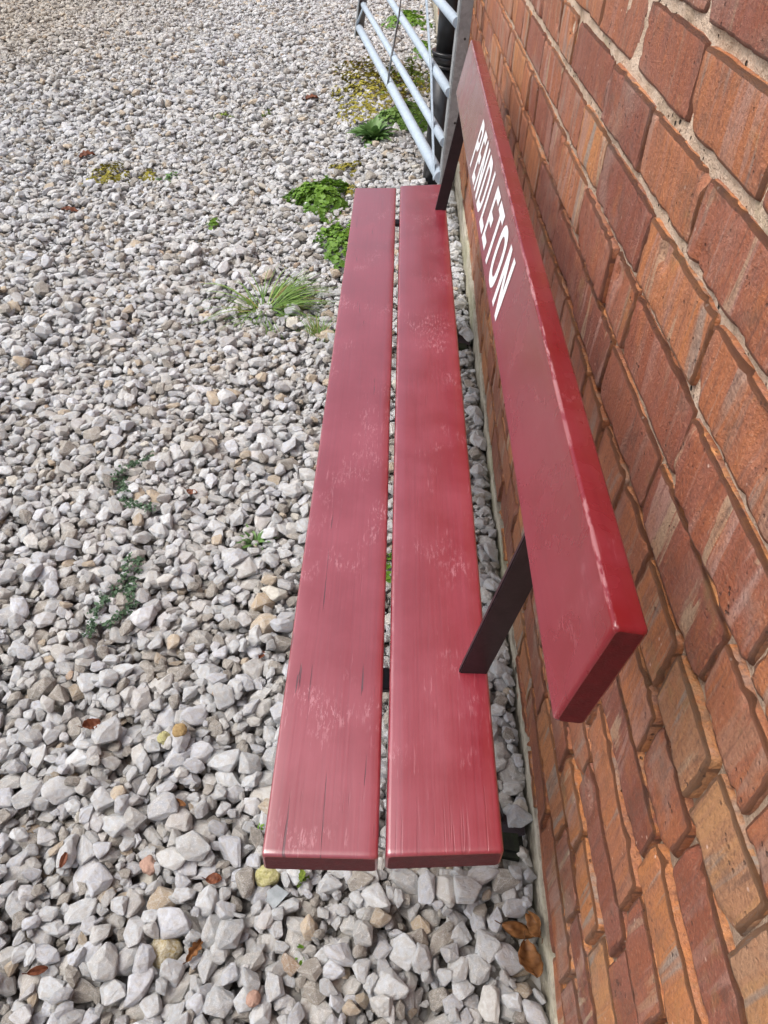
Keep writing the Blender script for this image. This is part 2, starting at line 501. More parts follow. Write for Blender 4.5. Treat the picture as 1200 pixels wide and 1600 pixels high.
# ------------------------------------------------------------------ gravel
def stone_mesh(name, seed, rounded=False):
    r = random.Random(seed)
    if rounded:
        bm = bmesh.new()
        bmesh.ops.create_icosphere(bm, subdivisions=4, radius=1.0)
        co = np.array([v.co[:] for v in bm.verts])
        d_ = 0.34 * fnoise(co[:, 0] * 1.5, co[:, 1] * 1.5, co[:, 2] * 1.5, seed) + 0.03 * fnoise(co[:, 0] * 7, co[:, 1] * 7, co[:, 2] * 7, seed + 3)
        for v, dd in zip(bm.verts, d_): v.co *= 1 + dd
        me = bm_mesh(name, bm)
        me.polygons.foreach_set('use_smooth', [True] * len(me.polygons))
        return me
    bm = bmesh.new()
    n = r.randint(12, 19)
    pts = []
    for k in range(n):
        z = 1 - 2 * (k + 0.5) / n
        ph = k * 2.39996 + r.uniform(-0.5, 0.5)
        z = max(-1, min(1, z + r.uniform(-0.18, 0.18)))
        q = math.sqrt(max(0, 1 - z * z))
        # a box-like superellipsoid gives flat broken faces
        d = Vector((q * math.cos(ph), q * math.sin(ph), z))
        p_ = r.choice([3.0, 5.0, 9.0])
        s = (abs(d.x) ** p_ + abs(d.y) ** p_ + abs(d.z) ** p_) ** (-1 / p_)
        s = min(s, 1.4) * r.uniform(0.84, 1.03)
        pts.append(d * s)
    sh = r.uniform(-0.35, 0.35)
    for p in pts:
        p.x += sh * p.y
        p.y *= 1 + 0.25 * p.x * r.choice([0, 1])
    for p in pts: bm.verts.new(p)
    res = bmesh.ops.convex_hull(bm, input=bm.verts[:])
    bmesh.ops.delete(bm, geom=[v for v in bm.verts if not v.link_faces], context='VERTS')
    bmesh.ops.dissolve_limit(bm, angle_limit=math.radians(14), verts=bm.verts[:], edges=bm.edges[:])
    bmesh.ops.bevel(bm, geom=bm.edges[:], offset=0.055 if not rounded else 0.22, segments=1 if not rounded else 3,
                    affect='EDGES', profile=0.6)
    bmesh.ops.triangulate(bm, faces=bm.faces[:])
    if not rounded:
        bmesh.ops.subdivide_edges(bm, edges=[e for e in bm.edges if e.calc_length() > 0.16], cuts=1, use_grid_fill=True)
        bmesh.ops.triangulate(bm, faces=bm.faces[:])
        bmesh.ops.subdivide_edges(bm, edges=[e for e in bm.edges if e.calc_length() > 0.3], cuts=1, use_grid_fill=True)
        bmesh.ops.triangulate(bm, faces=bm.faces[:])
        co = np.array([v.co[:] for v in bm.verts])
        d_ = 0.045 * fnoise(co[:, 0] * 3.1, co[:, 1] * 3.1, co[:, 2] * 3.1, seed) + 0.014 * fnoise(co[:, 0] * 11, co[:, 1] * 11, co[:, 2] * 11, seed + 3)
        for v, dd in zip(bm.verts, d_): v.co *= 1 + dd
    # normalise the size
    co = np.array([v.co[:] for v in bm.verts])
    mn, mx = co.min(0), co.max(0)
    for v in bm.verts:
        v.co = Vector(((v.co[i] - (mn[i] + mx[i]) / 2) / ((mx[i] - mn[i]) / 2)) for i in range(3))
    areas = [f.calc_area() for f in bm.faces]
    lim = 0.012
    me = bm_mesh(name, bm)
    at = me.attributes.new('edge', 'FLOAT', 'FACE')
    at.data.foreach_set('value', [1.0 if a_ < lim else 0.0 for a_ in [p.area for p in me.polygons]])
    if rounded: me.polygons.foreach_set('use_smooth', [True] * len(me.polygons))
    return me


# spots kept free on the top layer for single things (x, y, radius)
SPECIAL = [(-0.162, 0.431, 0.022), (-0.302, 0.327, 0.026), (-0.147, 0.398, 0.020), (0.222, 0.358, 0.036), (-0.356, 0.430, 0.020),
           (0.230, 0.320, 0.028), (0.212, 0.498, 0.030)]

CELL = 0.004
GX0, GY0 = -5.5, -0.40


def make_gravel():
    nproto = 34
    pc = bpy.data.collections.new("gravel_stone_shapes")      # not linked to the scene: only sources of the scatter
    for k in range(nproto):
        o = bpy.data.objects.new("gravel_stone_%02d" % k, stone_mesh("gravel_stone", 100 + k))
        o.data.materials.append(M_STONE)
        pc.objects.link(o)
    W, Hh = int((0.28 - GX0) / CELL), int(9.6 / CELL)
    gx = GX0 + (np.arange(W) + 0.5) * CELL
    gy = GY0 + (np.arange(Hh) + 0.5) * CELL
    H = (ground_z(gx[:, None], gy[None, :]) - 0.034).astype(np.float32)
    base_top = H + 0.034
    # candidate stones
    def count(y0, y1, cov, size):
        area = 0.0
        for y in np.linspace(y0, y1, 20, endpoint=False): area += (0.25 + 1.15 + 0.42 * y) * (y1 - y0) / 20
        return int(area * cov / (0.60 * size * size * 0.72))
    P, S, R, T, I, OD = [], [], [], [], [], []
    bands = [(-0.35, 1.6, 2.35, 0.0228), (1.6, 4.0, 1.95, 0.0218), (4.0, 9.0, 1.55, 0.0236)]
    jobs = []
    for (y0, y1, cov, size) in bands:
        n = count(y0, y1, cov, size)
        L = size * np.exp(rng.normal(0, 0.40, n))
        L = np.clip(L, 0.010, 0.054)
        # y drawn with density growing with the width of the strip
        yy = rng.uniform(y0, y1, n * 3)
        keep = rng.uniform(0, 1, n * 3) < (1.40 + 0.42 * yy) / (1.40 + 0.42 * y1)
        yy = yy[keep][:n]
        k = len(yy)
        xl = -(1.15 + 0.42 * yy)
        xx = xl + rng.uniform(0, 1, k) * (0.2515 - xl)
        order = rng.uniform(0, 1, k)
        for q in range(k): jobs.append((order[q], xx[q], yy[q], L[q]))
    jobs.sort()
    nj = len(jobs)
    wr = rng.uniform(0, 1, (nj, 8))
    gr = rng.normal(0, 1, (nj, 3))
    rad = 0
    for q, (od, x, y, L) in enumerate(jobs):
        a = L * 0.5
        b = a * (0.60 + 0.36 * wr[q, 0])
        c = b * (0.42 + 0.36 * wr[q, 1])
        fr = math.sqrt(a * b)
        # among three nearby spots take the lowest
        best = None
        for tr in range(3):
            x1 = x + (wr[q, 2 + tr] - 0.5) * 0.045 * (tr > 0)
            y1 = y + (wr[q, 4 + tr] - 0.5) * 0.045 * (tr > 0)
            if x1 > 0.2515 - fr * 0.8: x1 = 0.2515 - fr * 0.8
            i, j = int((x1 - GX0) / CELL), int((y1 - GY0) / CELL)
            if i < 6 or j < 6 or i > W - 7 or j > Hh - 7: continue
            hh = float(H[i, j]) - float(base_top[i, j])
            if best is None or hh < best[0]: best = (hh, x1, y1, i, j)
        if best is None: continue
        hh, x, y, i, j = best
        if hh > 0.012: continue
        if od > 0.30 and any((x - sx) ** 2 + (y - sy) ** 2 < sr * sr for sx, sy, sr in SPECIAL) and y < 0.6: continue
        k = max(1, int(fr / CELL + 0.5))
        pt = H[i - k:i + k + 1, j - k:j + k + 1]
        gxs = float(pt[-1, :].mean() - pt[0, :].mean()) / (2 * k * CELL)
        gys = float(pt[:, -1].mean() - pt[:, 0].mean()) / (2 * k * CELL)
        h0 = float(pt.mean()) * 0.55 + float(pt.max()) * 0.45
        z = h0 + c * 0.62
        yaw = wr[q, 7] * 6.2832
        nrm = Vector((-gxs * 0.7 + gr[q, 0] * 0.20, -gys * 0.7 + gr[q, 1] * 0.20, 1.0)).normalized()
        qz = nrm.to_track_quat('Z', 'Y')
        e = (qz @ Euler((0, 0, yaw)).to_quaternion()).to_euler()
        OD.append(od); P.append((x, y, z)); S.append((a, b, c)); R.append(e[:]); I.append(int(wr[q, 6] * 9973) % nproto)
        # raise the height map by the stone's dome
        ar = np.arange(-k, k + 1) * CELL / fr
        d2 = ar[:, None] ** 2 + ar[None, :] ** 2
        dome = z + c * np.sqrt(np.clip(1 - d2, 0, 1)) * 0.9
        H[i - k:i + k + 1, j - k:j + k + 1] = np.where(d2 < 1, np.maximum(pt, dome), pt)
    n = len(P)
    P = np.array(P)
    # colours
    u = rng.uniform(0, 1, n)
    g = np.clip(rng.normal(0.53, 0.085, n), 0.28, 0.72)
    warm = rng.uniform(0, 1, n)
    zone = vnoise(P[:, 0] * 0.9, P[:, 1] * 0.9, 0, 3) * 0.5 + 0.5
    w = np.clip((warm - 0.62 + 0.22 * (zone - 0.5)) * 2, 0, 1)
    col = np.stack([g * (0.985 + 0.035 * w), g * (1.0 - 0.045 * w), g * (1.01 - 0.15 * w), np.ones(n)], 1)
    cool = u < 0.28
    col[cool, 2] *= 1.05
    col[:, :3] *= np.array([0.955, 0.99, 1.025])
    tan = (u > 0.91) & (u <= 0.950)
    col[tan, :3] = np.array([0.46, 0.36, 0.24]) * rng.uniform(0.75, 1.15, (tan.sum(), 1))
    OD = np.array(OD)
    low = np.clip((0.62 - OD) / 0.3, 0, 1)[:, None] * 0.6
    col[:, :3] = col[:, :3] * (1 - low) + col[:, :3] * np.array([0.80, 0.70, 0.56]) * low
    dk = (u > 0.80) & (u <= 0.91)
    col[dk, :3] = np.array([0.26, 0.235, 0.20]) * rng.uniform(0.7, 1.2, (dk.sum(), 1))
    og = (u > 0.9945) & (u <= 0.9965)
    col[og, :3] = np.array([0.42, 0.27, 0.16]) * rng.uniform(0.7, 1.1, (og.sum(), 1))
    wt = u > 0.9965
    col[wt, :3] = np.array([0.66, 0.63, 0.54])
    # trodden, browner patch to the left in the distance
    far = np.clip((-P[:, 0] - 1.3) / 1.4, 0, 1) * np.clip((P[:, 1] - 4.0) / 1.8, 0, 1) * (0.75 + 0.25 * zone)
    col[:, :3] = col[:, :3] * (1 - far[:, None]) + col[:, :3] * np.array([0.80, 0.68, 0.53]) * far[:, None]
    me = bpy.data.meshes.new("gravel")
    me.vertices.add(n)
    me.vertices.foreach_set('co', P.astype(np.float32).ravel())
    for nm, typ, arr in (('scl', 'FLOAT_VECTOR', np.array(S)), ('rot', 'FLOAT_VECTOR', np.array(R))):
        at = me.attributes.new(nm, typ, 'POINT')
        at.data.foreach_set('vector', arr.astype(np.float32).ravel())
    at = me.attributes.new('idx', 'INT', 'POINT'); at.data.foreach_set('value', np.array(I, dtype=np.int32))
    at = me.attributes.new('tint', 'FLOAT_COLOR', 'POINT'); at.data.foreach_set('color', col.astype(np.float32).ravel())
    me.update()
    o = link_mesh("gravel", me, M_STONE)
    tag(o, "loose grey and cream limestone chippings covering the yard", "gravel", kind='stuff')
    ng = bpy.data.node_groups.new("gravel_scatter", 'GeometryNodeTree')
    ng.interface.new_socket("Geometry", in_out='INPUT', socket_type='NodeSocketGeometry')
    ng.interface.new_socket("Geometry", in_out='OUTPUT', socket_type='NodeSocketGeometry')
    N, L_ = ng.nodes, ng.links
    gi, go = N.new('NodeGroupInput'), N.new('NodeGroupOutput')
    ip = N.new('GeometryNodeInstanceOnPoints')
    ci = N.new('GeometryNodeCollectionInfo')
    ci.inputs['Collection'].default_value = pc
    ci.inputs['Separate Children'].default_value = True
    ci.inputs['Reset Children'].default_value = True

    def na(name, dt):
        a_ = N.new('GeometryNodeInputNamedAttribute')
        a_.data_type = dt
        a_.inputs['Name'].default_value = name
        return a_.outputs['Attribute']
    er = N.new('FunctionNodeEulerToRotation')
    L_.new(na('rot', 'FLOAT_VECTOR'), er.inputs[0])
    L_.new(gi.outputs[0], ip.inputs['Points'])
    L_.new(ci.outputs[0], ip.inputs['Instance'])
    ip.inputs['Pick Instance'].default_value = True
    L_.new(na('idx', 'INT'), ip.inputs['Instance Index'])
    L_.new(er.outputs[0], ip.inputs['Rotation'])
    L_.new(na('scl', 'FLOAT_VECTOR'), ip.inputs['Scale'])
    L_.new(ip.outputs[0], go.inputs[0])
    md = o.modifiers.new("scatter", 'NODES')
    md.node_group = ng
    print("stones", n)
    return H


HMAP = make_gravel()


def top_z(x, y):
    i, j = int((x - GX0) / CELL), int((y - GY0) / CELL)
    return float(HMAP[max(0, i - 2):i + 3, max(0, j - 2):j + 3].mean())


def top_max(x, y, r):
    i, j, k = int((x - GX0) / CELL), int((y - GY0) / CELL), max(1, int(r / CELL))
    return float(np.percentile(HMAP[max(0, i - k):i + k + 1, max(0, j - k):j + k + 1], 80))


# ------------------------------------------------------------------ brick wall
ZJ = [1.094, 1.017, 0.941, 0.862, 0.780]
joints_z = sorted(ZJ + [0.780 - 0.0785 * k for k in range(1, 11)] + [1.094 + 0.0785 * k for k in range(1, 15)])


def make_wall():
    root = empty("brick_wall", (WALL_X, 0, 0))
    tag(root, "weathered red brick wall with pale mortar running along behind the bench", "wall")
    V, F, A = [], [], []
    base = 0
    Y0, Y1 = -1.2, 9.6
    r = random.Random(5)
    for ci in range(len(joints_z) - 1):
        zb, zt = joints_z[ci], joints_z[ci + 1]
        header = (ci % 5 == 3)
        L = 0.107 if header else 0.212
        ends = []
        y = Y0 + r.uniform(0, L)
        if abs(zb - 1.017) < 1e-3: known = [0.541, 0.732, 0.944, 1.156]
        elif abs(zb - 0.941) < 1e-3: known = [0.641, 0.837, 1.038, 1.302, 1.438, 1.656]
        elif abs(zb - 0.862) < 1e-3: known = [0.537, 0.749, 0.984, 1.152]
        else: known = []
        if known:
            L = 0.212
            y = known[0]
            while y > Y0: y -= L; 
            ends = [y]
            while y + L < known[0] - 0.05: y += L; ends.append(y)
            ends += known
            y = known[-1]
        else:
            ends = [y]
        while y < Y1:
            half = (not header) and r.random() < (0.5 if (y > 1.1 and zb > 0.6) else 0.22)
            y += (0.107 if half else L) * r.uniform(0.955, 1.045)
            ends.append(y)
        for k in range(len(ends) - 1):
            ya, yb = ends[k], ends[k + 1]
            jw = r.uniform(0.0022, 0.0042)
            jb = r.uniform(0.0028, 0.0048)
            ya_, yb_ = ya + jw, yb - jw
            za_, zb_ = zb + jb + r.uniform(-.0012, .0012), zt - jb + r.uniform(-.0012, .0012)
            if zb > 0.85: za_ += 0.0015; zb_ -= 0.0020
            near = ya < 1.6 and yb > 0.0 and zt < 1.3
            mid = ya < 3.2 and yb > -0.1
            nu, nv = (34, 16) if near else ((16, 9) if mid else (8, 5))
            if header: nu = max(6, nu // 2)
            def prm(n_):
                u = np.linspace(-1, 1, n_)
                return np.sign(u) * (1 - (1 - np.abs(u)) ** 1.6)
            u = np.concatenate([[-1], prm(nu), [1]])
            v = np.concatenate([[-1], prm(nv), [1]])
            U, Vv = np.meshgrid(u, v)
            hy, hz = (yb_ - ya_) / 2, (zb_ - za_) / 2
            cy, cz = (ya_ + yb_) / 2, (za_ + zb_) / 2
            yy, zz = cy + U * hy, cz + Vv * hz
            sd_ = r.randint(0, 9999)
            # wobbling outline
            wob = 0.0011 * fnoise(yy * 45, zz * 45, sd_ * 0.37, 2)
            wob2 = 0.0010 * fnoise(yy * 45, zz * 45, sd_ * 0.37 + 9, 8)
            yy = yy + wob * np.abs(U) ** 3 - np.sign(U) * np.abs(U) ** 6 * np.abs(Vv) ** 6 * r.uniform(0.0003, 0.0030)
            zz = zz + wob2 * np.abs(Vv) ** 3 - np.sign(Vv) * np.abs(U) ** 6 * np.abs(Vv) ** 6 * r.uniform(0.0005, 0.003)
            du, dv = (1 - np.abs(U)) * hy, (1 - np.abs(Vv)) * hz
            rr = 0.0031 + 0.0017 * fnoise(yy * 30, zz * 30, sd_, 4)
            d = np.minimum(du, dv)
            e = np.clip(1 - d / rr, 0, 1)
            drop = rr * (1 - np.sqrt(np.clip(1 - e * e, 0, 1)))
            prot = r.uniform(-0.0020, 0.0034)
            tl_y, tl_z = r.uniform(-.0018, .0018), r.uniform(-.0012, .0012)
            xx = 0.0 - prot + drop + tl_y * U + tl_z * Vv + 0.0011 * fnoise(yy * 16, zz * 16, sd_, 6) + 0.0007 * fnoise(yy * 45, zz * 20, sd_, 7) + 0.0006 * fnoise(yy * 110, zz * 110, sd_, 9)
            xx = xx + np.clip(fnoise(yy * 75, zz * 75, sd_, 21) - 0.12, 0, 1) * 0.010 * np.clip(1 - d / 0.009, 0, 1)
            # broken corners and spalls
            if r.random() < 0.45:
                cu, cv = r.choice([-1, 1]), r.choice([-1, 1])
                dd = np.hypot((U - cu) * hy, (Vv - cv) * hz) + 0.004 * fnoise(yy * 60, zz * 60, sd_, 12)
                xx = xx + np.clip((r.uniform(.012, .026) - dd) * 0.55, 0, 0.012)
            if r.random() < 0.18:
                pu, pv = r.uniform(-.8, .8), r.uniform(-.8, .8)
                dd = np.hypot((U - pu) * hy, (Vv - pv) * hz) + 0.008 * fnoise(yy * 50, zz * 50, sd_, 14)
                xx = xx + np.clip((r.uniform(.008, .022) - dd) * 0.8, 0, 0.004)
            ring = np.zeros_like(xx, bool)
            ring[0, :] = ring[-1, :] = True
            ring[:, 0] = ring[:, -1] = True
            xx = np.where(ring, 0.030, xx)
            edge = np.clip(e * 1.15, 0, 1) ** 1.8
            # wear all round; the upper arris is stronger, painting in light from above
            edge = edge * np.where(Vv > 0.6, 1.0, 0.55)
            n_u, n_v = len(u), len(v)
            V.append(np.stack([xx, yy, zz], -1).reshape(-1, 3))
            idx = base + np.arange(n_u * n_v).reshape(n_v, n_u)
            q = np.stack([idx[:-1, :-1], idx[1:, :-1], idx[1:, 1:], idx[:-1, 1:]], -1).reshape(-1, 4)
            F.append(q)
            c1, c2 = r.random(), r.random()
            col = np.stack([np.full(edge.size, c1), edge.ravel(), np.full(edge.size, c2), np.ones(edge.size)], 1)
            A.append(col)
            base += n_u * n_v
    V, F, A = np.concatenate(V), np.concatenate(F), np.concatenate(A)
    me = bpy.data.meshes.new("brickwork")
    me.vertices.add(len(V)); me.vertices.foreach_set('co', V.astype(np.float32).ravel())
    me.loops.add(F.size); me.loops.foreach_set('vertex_index', F.astype(np.int32).ravel())
    me.polygons.add(len(F)); me.polygons.foreach_set('loop_start', np.arange(0, F.size, 4, dtype=np.int32))
    me.update(calc_edges=True)
    at = me.attributes.new('bc', 'FLOAT_COLOR', 'POINT'); at.data.foreach_set('color', A.astype(np.float32).ravel())
    me.polygons.foreach_set('use_smooth', np.ones(len(F), bool))
    link_mesh("brickwork", me, M_BRICK, root)
    # mortar: a rough sheet just behind the brick faces, fuller in the upper courses
    ys = np.concatenate([np.arange(-1.2, 2.6, 0.006), np.arange(2.6, 9.7, 0.02)])
    zs = np.concatenate([np.arange(-0.05, 1.3, 0.006), np.arange(1.3, 2.2, 0.02)])
    Yg, Zg = np.meshgrid(ys, zs)
    fill = np.clip((Zg - 0.62) / 0.35, 0, 1)
    Xg = 0.0105 - 0.0065 * fill + 0.0022 * fnoise(Yg * 28, Zg * 28, 0, 31) + 0.0010 * fnoise(Yg * 90, Zg * 90, 0, 33)
    V = np.stack([Xg, Yg, Zg], -1).reshape(-1, 3)
    n_y = len(ys)
    idx = np.arange(len(V)).reshape(len(zs), n_y)
    F = np.stack([idx[:-1, :-1], idx[1:, :-1], idx[1:, 1:], idx[:-1, 1:]], -1).reshape(-1, 4)
    me = bpy.data.meshes.new("mortar")
    me.vertices.add(len(V)); me.vertices.foreach_set('co', V.astype(np.float32).ravel())
    me.loops.add(F.size); me.loops.foreach_set('vertex_index', F.astype(np.int32).ravel())
    me.polygons.add(len(F)); me.polygons.foreach_set('loop_start', np.arange(0, F.size, 4, dtype=np.int32))
    me.update(calc_edges=True)
    me.polygons.foreach_set('use_smooth', np.ones(len(F), bool))
    link_mesh("mortar", me, M_MORTAR, root)
    # solid core and coping
    bm = bmesh.new()
    bmesh.ops.create_cube(bm, size=1.0, matrix=Matrix.Translation((0.135, 4.2, 1.07)) @ Matrix.Diagonal((0.20, 10.9, 2.24, 1)))
    link_mesh("wall_core", bm_mesh("wall_core", bm), M_BRICK, root)
    bm = bmesh.new()
    bmesh.ops.create_cube(bm, size=1.0, matrix=Matrix.Translation((0.12, 4.2, 2.235)) @ Matrix.Diagonal((0.30, 11.0, 0.07, 1)))
    bmesh.ops.bevel(bm, geom=bm.edges[:], offset=0.008, segments=2, affect='EDGES')
    link_mesh("coping", bm_mesh("coping", bm), M_FOOT, root)
    # concrete footing strip: wavy top, higher at the far end
    ys = np.concatenate([np.arange(-1.2, 3.2, 0.008), np.arange(3.2, 9.6, 0.04)])
    top = np.interp(ys, [-1.2, 0.25, 0.6, 1.6, 2.9, 9.6], [0.024, 0.028, 0.062, 0.076, 0.14, 0.15]) + 0.008 * fnoise(ys * 6, ys * 0, 0, 41) + 0.004 * fnoise(ys * 40, ys * 0, 0, 43)
    prof = []
    for k in range(9):
        s = k / 8
        if k < 6: px, pz = -0.0135 + 0.004 * s, s / 0.625
        else: px, pz = [-0.009, -0.003, 0.02][k - 6], 1.0
        pz = min(pz, 1.0)
        X = px + 0.0065 + 0.0022 * fnoise(ys * 35, s * 9 + ys * 0, 0, 45) + 0.002 * fnoise(ys * 7, s * 3 + ys * 0, 0, 46)
        Z = -0.05 + (top + 0.05) * pz + (0.0015 * fnoise(ys * 60, s * 30 + ys * 0, 0, 47) if k > 4 else 0)
        prof.append(np.stack([X, ys, Z], -1))
    V = np.concatenate(prof)
    n_y = len(ys)
    idx = np.arange(len(V)).reshape(9, n_y)
    F = np.stack([idx[:-1, :-1], idx[1:, :-1], idx[1:, 1:], idx[:-1, 1:]], -1).reshape(-1, 4)
    link_mesh("footing", mesh_from("footing", V, F), M_FOOT, root, smooth=True)


make_wall()


# ------------------------------------------------------------------ the bench
def plank_mesh(name, corners, thick, rad, up, seed, nseg=60, jit=0.0007):
    """corners: near-left, near-right, far-left, far-right of the top face (world), swept from near to far;
    the section is a rectangle with rounded arrises, 'up' its thickness direction"""
    nl, nr, fl, fr = [Vector(c) for c in corners]
    up = Vector(up).normalized()
    prof = []          # (s across 0..1, drop below the top 0..thick, inset)
    def arc(cx, cz, a0, a1, n_=4):
        for k in range(n_ + 1):
            a = a0 + (a1 - a0) * k / n_
            prof.append((cx + rad * math.cos(a), cz + rad * math.sin(a)))
    w = (nr - nl).length
    arc(w - rad, -rad, math.pi / 2, 0)
    arc(w - rad, -thick + rad, 0, -math.pi / 2)
    arc(rad, -thick + rad, -math.pi / 2, -math.pi)
    # extra points across the top for a smooth cupping
    arc(rad, -rad, math.pi, math.pi / 2)
    prof2 = prof + [(rad + (w - 2 * rad) * k / 8, 0.0) for k in range(1, 8)]
    n = len(prof2)
    V, F = [], []
    ts = [0, 0.0008, 0.002] + list(np.linspace(0.004, 0.996, nseg)) + [0.998, 0.9992, 1.0]
    ln = (fl - nl).length
    for q, t in enumerate(ts):
        a, b = nl.lerp(fl, t), nr.lerp(fr, t)
        ax = (b - a).normalized()
        wd = (b - a).length
        endr = min(t, 1 - t) * ln
        ins = 0.003 * max(0, 1 - endr / 0.003) ** 2 if endr < 0.003 else 0
        c0 = (a + b) / 2
        for (s, z) in prof2:
            s_ = s / w * wd - wd / 2
            z_ = z
            s_ *= 1 - 2 * ins / wd
            z_ = z_ - ins if z > -thick / 2 else z_ + ins
            p = c0 + ax * s_ + up * z_
            j = jit * float(fnoise(t * ln * 4, s * 20, z * 20, seed))
            j2 = jit * float(fnoise(t * ln * 5, s * 20, z * 20, seed + 5))
            V.append(p + up * j + ax * j2 * (abs(s_) / wd * 2))
    m_ = len(ts)
    for q in range(m_ - 1):
        for k in range(n):
            k2 = (k + 1) % n
            F.append((q * n + k, q * n + k2, (q + 1) * n + k2, (q + 1) * n + k))
    F.append(tuple(range(n))[::-1])
    F.append(tuple((m_ - 1) * n + k for k in range(n)))
    return V, F


BX, BY = 0.0, 0.302      # bench origin


def make_bench():
    root = empty("garden_bench", (BX, BY, 0))
    tag(root, "long dark red timber bench with white name lettering on its back board", "bench")
    off = Vector((BX, BY, 0))

    def add(name, V, F, mat, parent=root, smooth=True, wear=(1.0, 1.0)):
        V = [Vector(v) - off for v in V]
        me = mesh_from(name, V, F)
        # 27 points to a section: 0-4 is one upper arris, 15-19 the other
        ew = [wear[0] if 1 <= k % 27 <= 3 else (wear[1] if 16 <= k % 27 <= 18 else 0.0) for k in range(len(V))]
        for k in list(range(27)) + list(range(len(V) - 27, len(V))): ew[k] = 0.0
        me.attributes.new('ew', 'FLOAT', 'POINT').data.foreach_set('value', ew)
        bm = bmesh.new(); bm.from_mesh(me)
        bmesh.ops.recalc_face_normals(bm, faces=bm.faces[:])
        bm.to_mesh(me); bm.free()
        o = link_mesh(name, me, mat, parent, smooth=False)
        if len(V) % 27 == 0:      # sawn ends: a darker red holds the shade that falls on them
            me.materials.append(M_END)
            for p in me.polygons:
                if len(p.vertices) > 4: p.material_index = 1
        if smooth:
            me.polygons.foreach_set('use_smooth', [len(p.vertices) == 4 for p in me.polygons])
        return o
    h = 0.43
    # front plank (left in the picture) and rear plank, notched by wear rather than square
    V, F = plank_mesh("seat_plank", [(-0.1180, .3030, h), (0.0050, .3045, h), (-0.1240, 2.207, h), (-0.0040, 2.218, h)], 0.038, 0.0036, (0, 0, 1), 1)
    add("seat_plank", V, F, M_SEAT, wear=(0.25, 0.35))
    V, F = plank_mesh("seat_plank", [(0.0125, .3070, h), (0.1385, .3160, h), (0.0075, 2.235, h), (0.1385, 2.262, h)], 0.038, 0.0052, (0, 0, 1), 2)
    add("seat_plank", V, F, M_SEAT2, wear=(0.15, 0.45))
    # back board
    A, B = Vector((.134, .3, .718)), Vector((.153, .3, .837))
    D, E_ = Vector((.139, 2.085, .715)), Vector((.164, 2.075, .835))
    nrm = (B - A).cross(D - A).normalized()
    if nrm.x > 0: nrm = -nrm
    V, F = plank_mesh("backrest", [A, B, D, E_], 0.0255, 0.0034, nrm, 3, jit=0.00012)
    back = add("backrest", V, F, M_BACK, wear=(1.0, 0.25))
    back['label'] = "red back board painted with PENDLETON in white capitals"

    # letters, each stroke a slightly raised film of paint on the board's front face
    def onboard(y, v, lift=0.0006):
        t = (y - A.y) / (D.y - A.y)
        lo, hi = A.lerp(D, t), B.lerp(E_, t)
        p = lo.lerp(hi, v)
        return p + nrm * lift
    Vt, Ft = [], []

    def poly(pts):
        # pts as (y, v) outline quad, subdivided along so that it follows the board
        b0 = len(Vt)
        for (y, v) in pts: Vt.append(onboard(y, v, 0.0005) - off)
        Ft.append(tuple(range(b0, b0 + len(pts))))
    lo, hi = 0.125, 0.825
    sw = 0.0162                      # stroke in metres along the board
    sv = 0.0140 / 0.12               # the same as a share of the board's height

    def bar(y0, y1, v0, v1): poly([(y0, v0), (y0, v1), (y1, v1), (y1, v0)])

    def slant(y0, v0, y1, v1, w):    # a slanted stroke of width w along y
        poly([(y0, v0), (y0 - w, v0), (y1 - w, v1), (y1, v1)])

    def ring(ya, yb, v0, v1, a0=0, a1=2 * math.pi, n_=36, full=True):
        cy, cv = (ya + yb) / 2, (v0 + v1) / 2
        ry, rv = abs(ya - yb) / 2, (v1 - v0) / 2
        pw = 2.6
        def pt(a, k):
            c_, s_ = math.cos(a), math.sin(a)
            f = (abs(c_) ** pw + abs(s_) ** pw) ** (-1 / pw)
            return (cy - (ry - k * sw) * c_ * f, cv + (rv - k * sv) * s_ * f)
        for q in range(n_):
            b, c2 = a0 + (a1 - a0) * q / n_, a0 + (a1 - a0) * (q + 1) / n_
            poly([pt(b, 0), pt(c2, 0), pt(c2, 1), pt(b, 1)])

    def bowl(yl, yr, v0, v1):        # stem side yl (far), curved side yr (near)
        r_y = min(abs(yl - yr) * 0.62, 0.03)
        rv = (v1 - v0) / 2 * 0.75
        bar(yl, yr + r_y, v1 - sv, v1); bar(yl, yr + r_y, v0, v0 + sv)
        bar(yr + sw, yr, v0 + rv, v1 - rv)
        for (cv, a0, a1) in ((v1 - rv, 0, math.pi / 2), (v0 + rv, -math.pi / 2, 0)):
            for q in range(8):
                b, c2 = a0 + (a1 - a0) * q / 8, a0 + (a1 - a0) * (q + 1) / 8
                def pt(a, k): return (yr + r_y - (r_y - k * sw) * math.cos(a), cv + (rv - k * sv) * math.sin(a))
                poly([pt(b, 0), pt(c2, 0), pt(c2, 1), pt(b, 1)])

    def let_N(y0, y1):
        bar(y0, y0 - sw, lo, hi); bar(y1 + sw, y1, lo, hi)
        slant(y0, hi, y1 + sw * 1.0, lo, sw * 1.0)

    def let_E(y0, y1):
        bar(y0, y0 - sw, lo, hi)
        for v in (lo, (lo + hi) / 2 - sv / 2, hi - sv): bar(y0 - sw, y1 + (0.004 if 0.2 < v < 0.6 else 0), v, v + sv)
    # P
    bar(1.509, 1.509 - sw, lo, hi); bowl(1.509 - sw, 1.455, lo + 0.30, hi)
    let_E(1.441, 1.398)
    let_N(1.383, 1.326)
    bar(1.308, 1.308 - sw, lo, hi); bowl(1.308 - sw, 1.248, lo, hi)
    bar(1.229, 1.229 - sw, lo, hi); bar(1.229 - sw, 1.178, lo, lo + sv)
    let_E(1.165, 1.116)
    bar(1.104, 1.044, hi - sv, hi); bar(1.074 + sw / 2, 1.074 - sw / 2, lo, hi - sv)
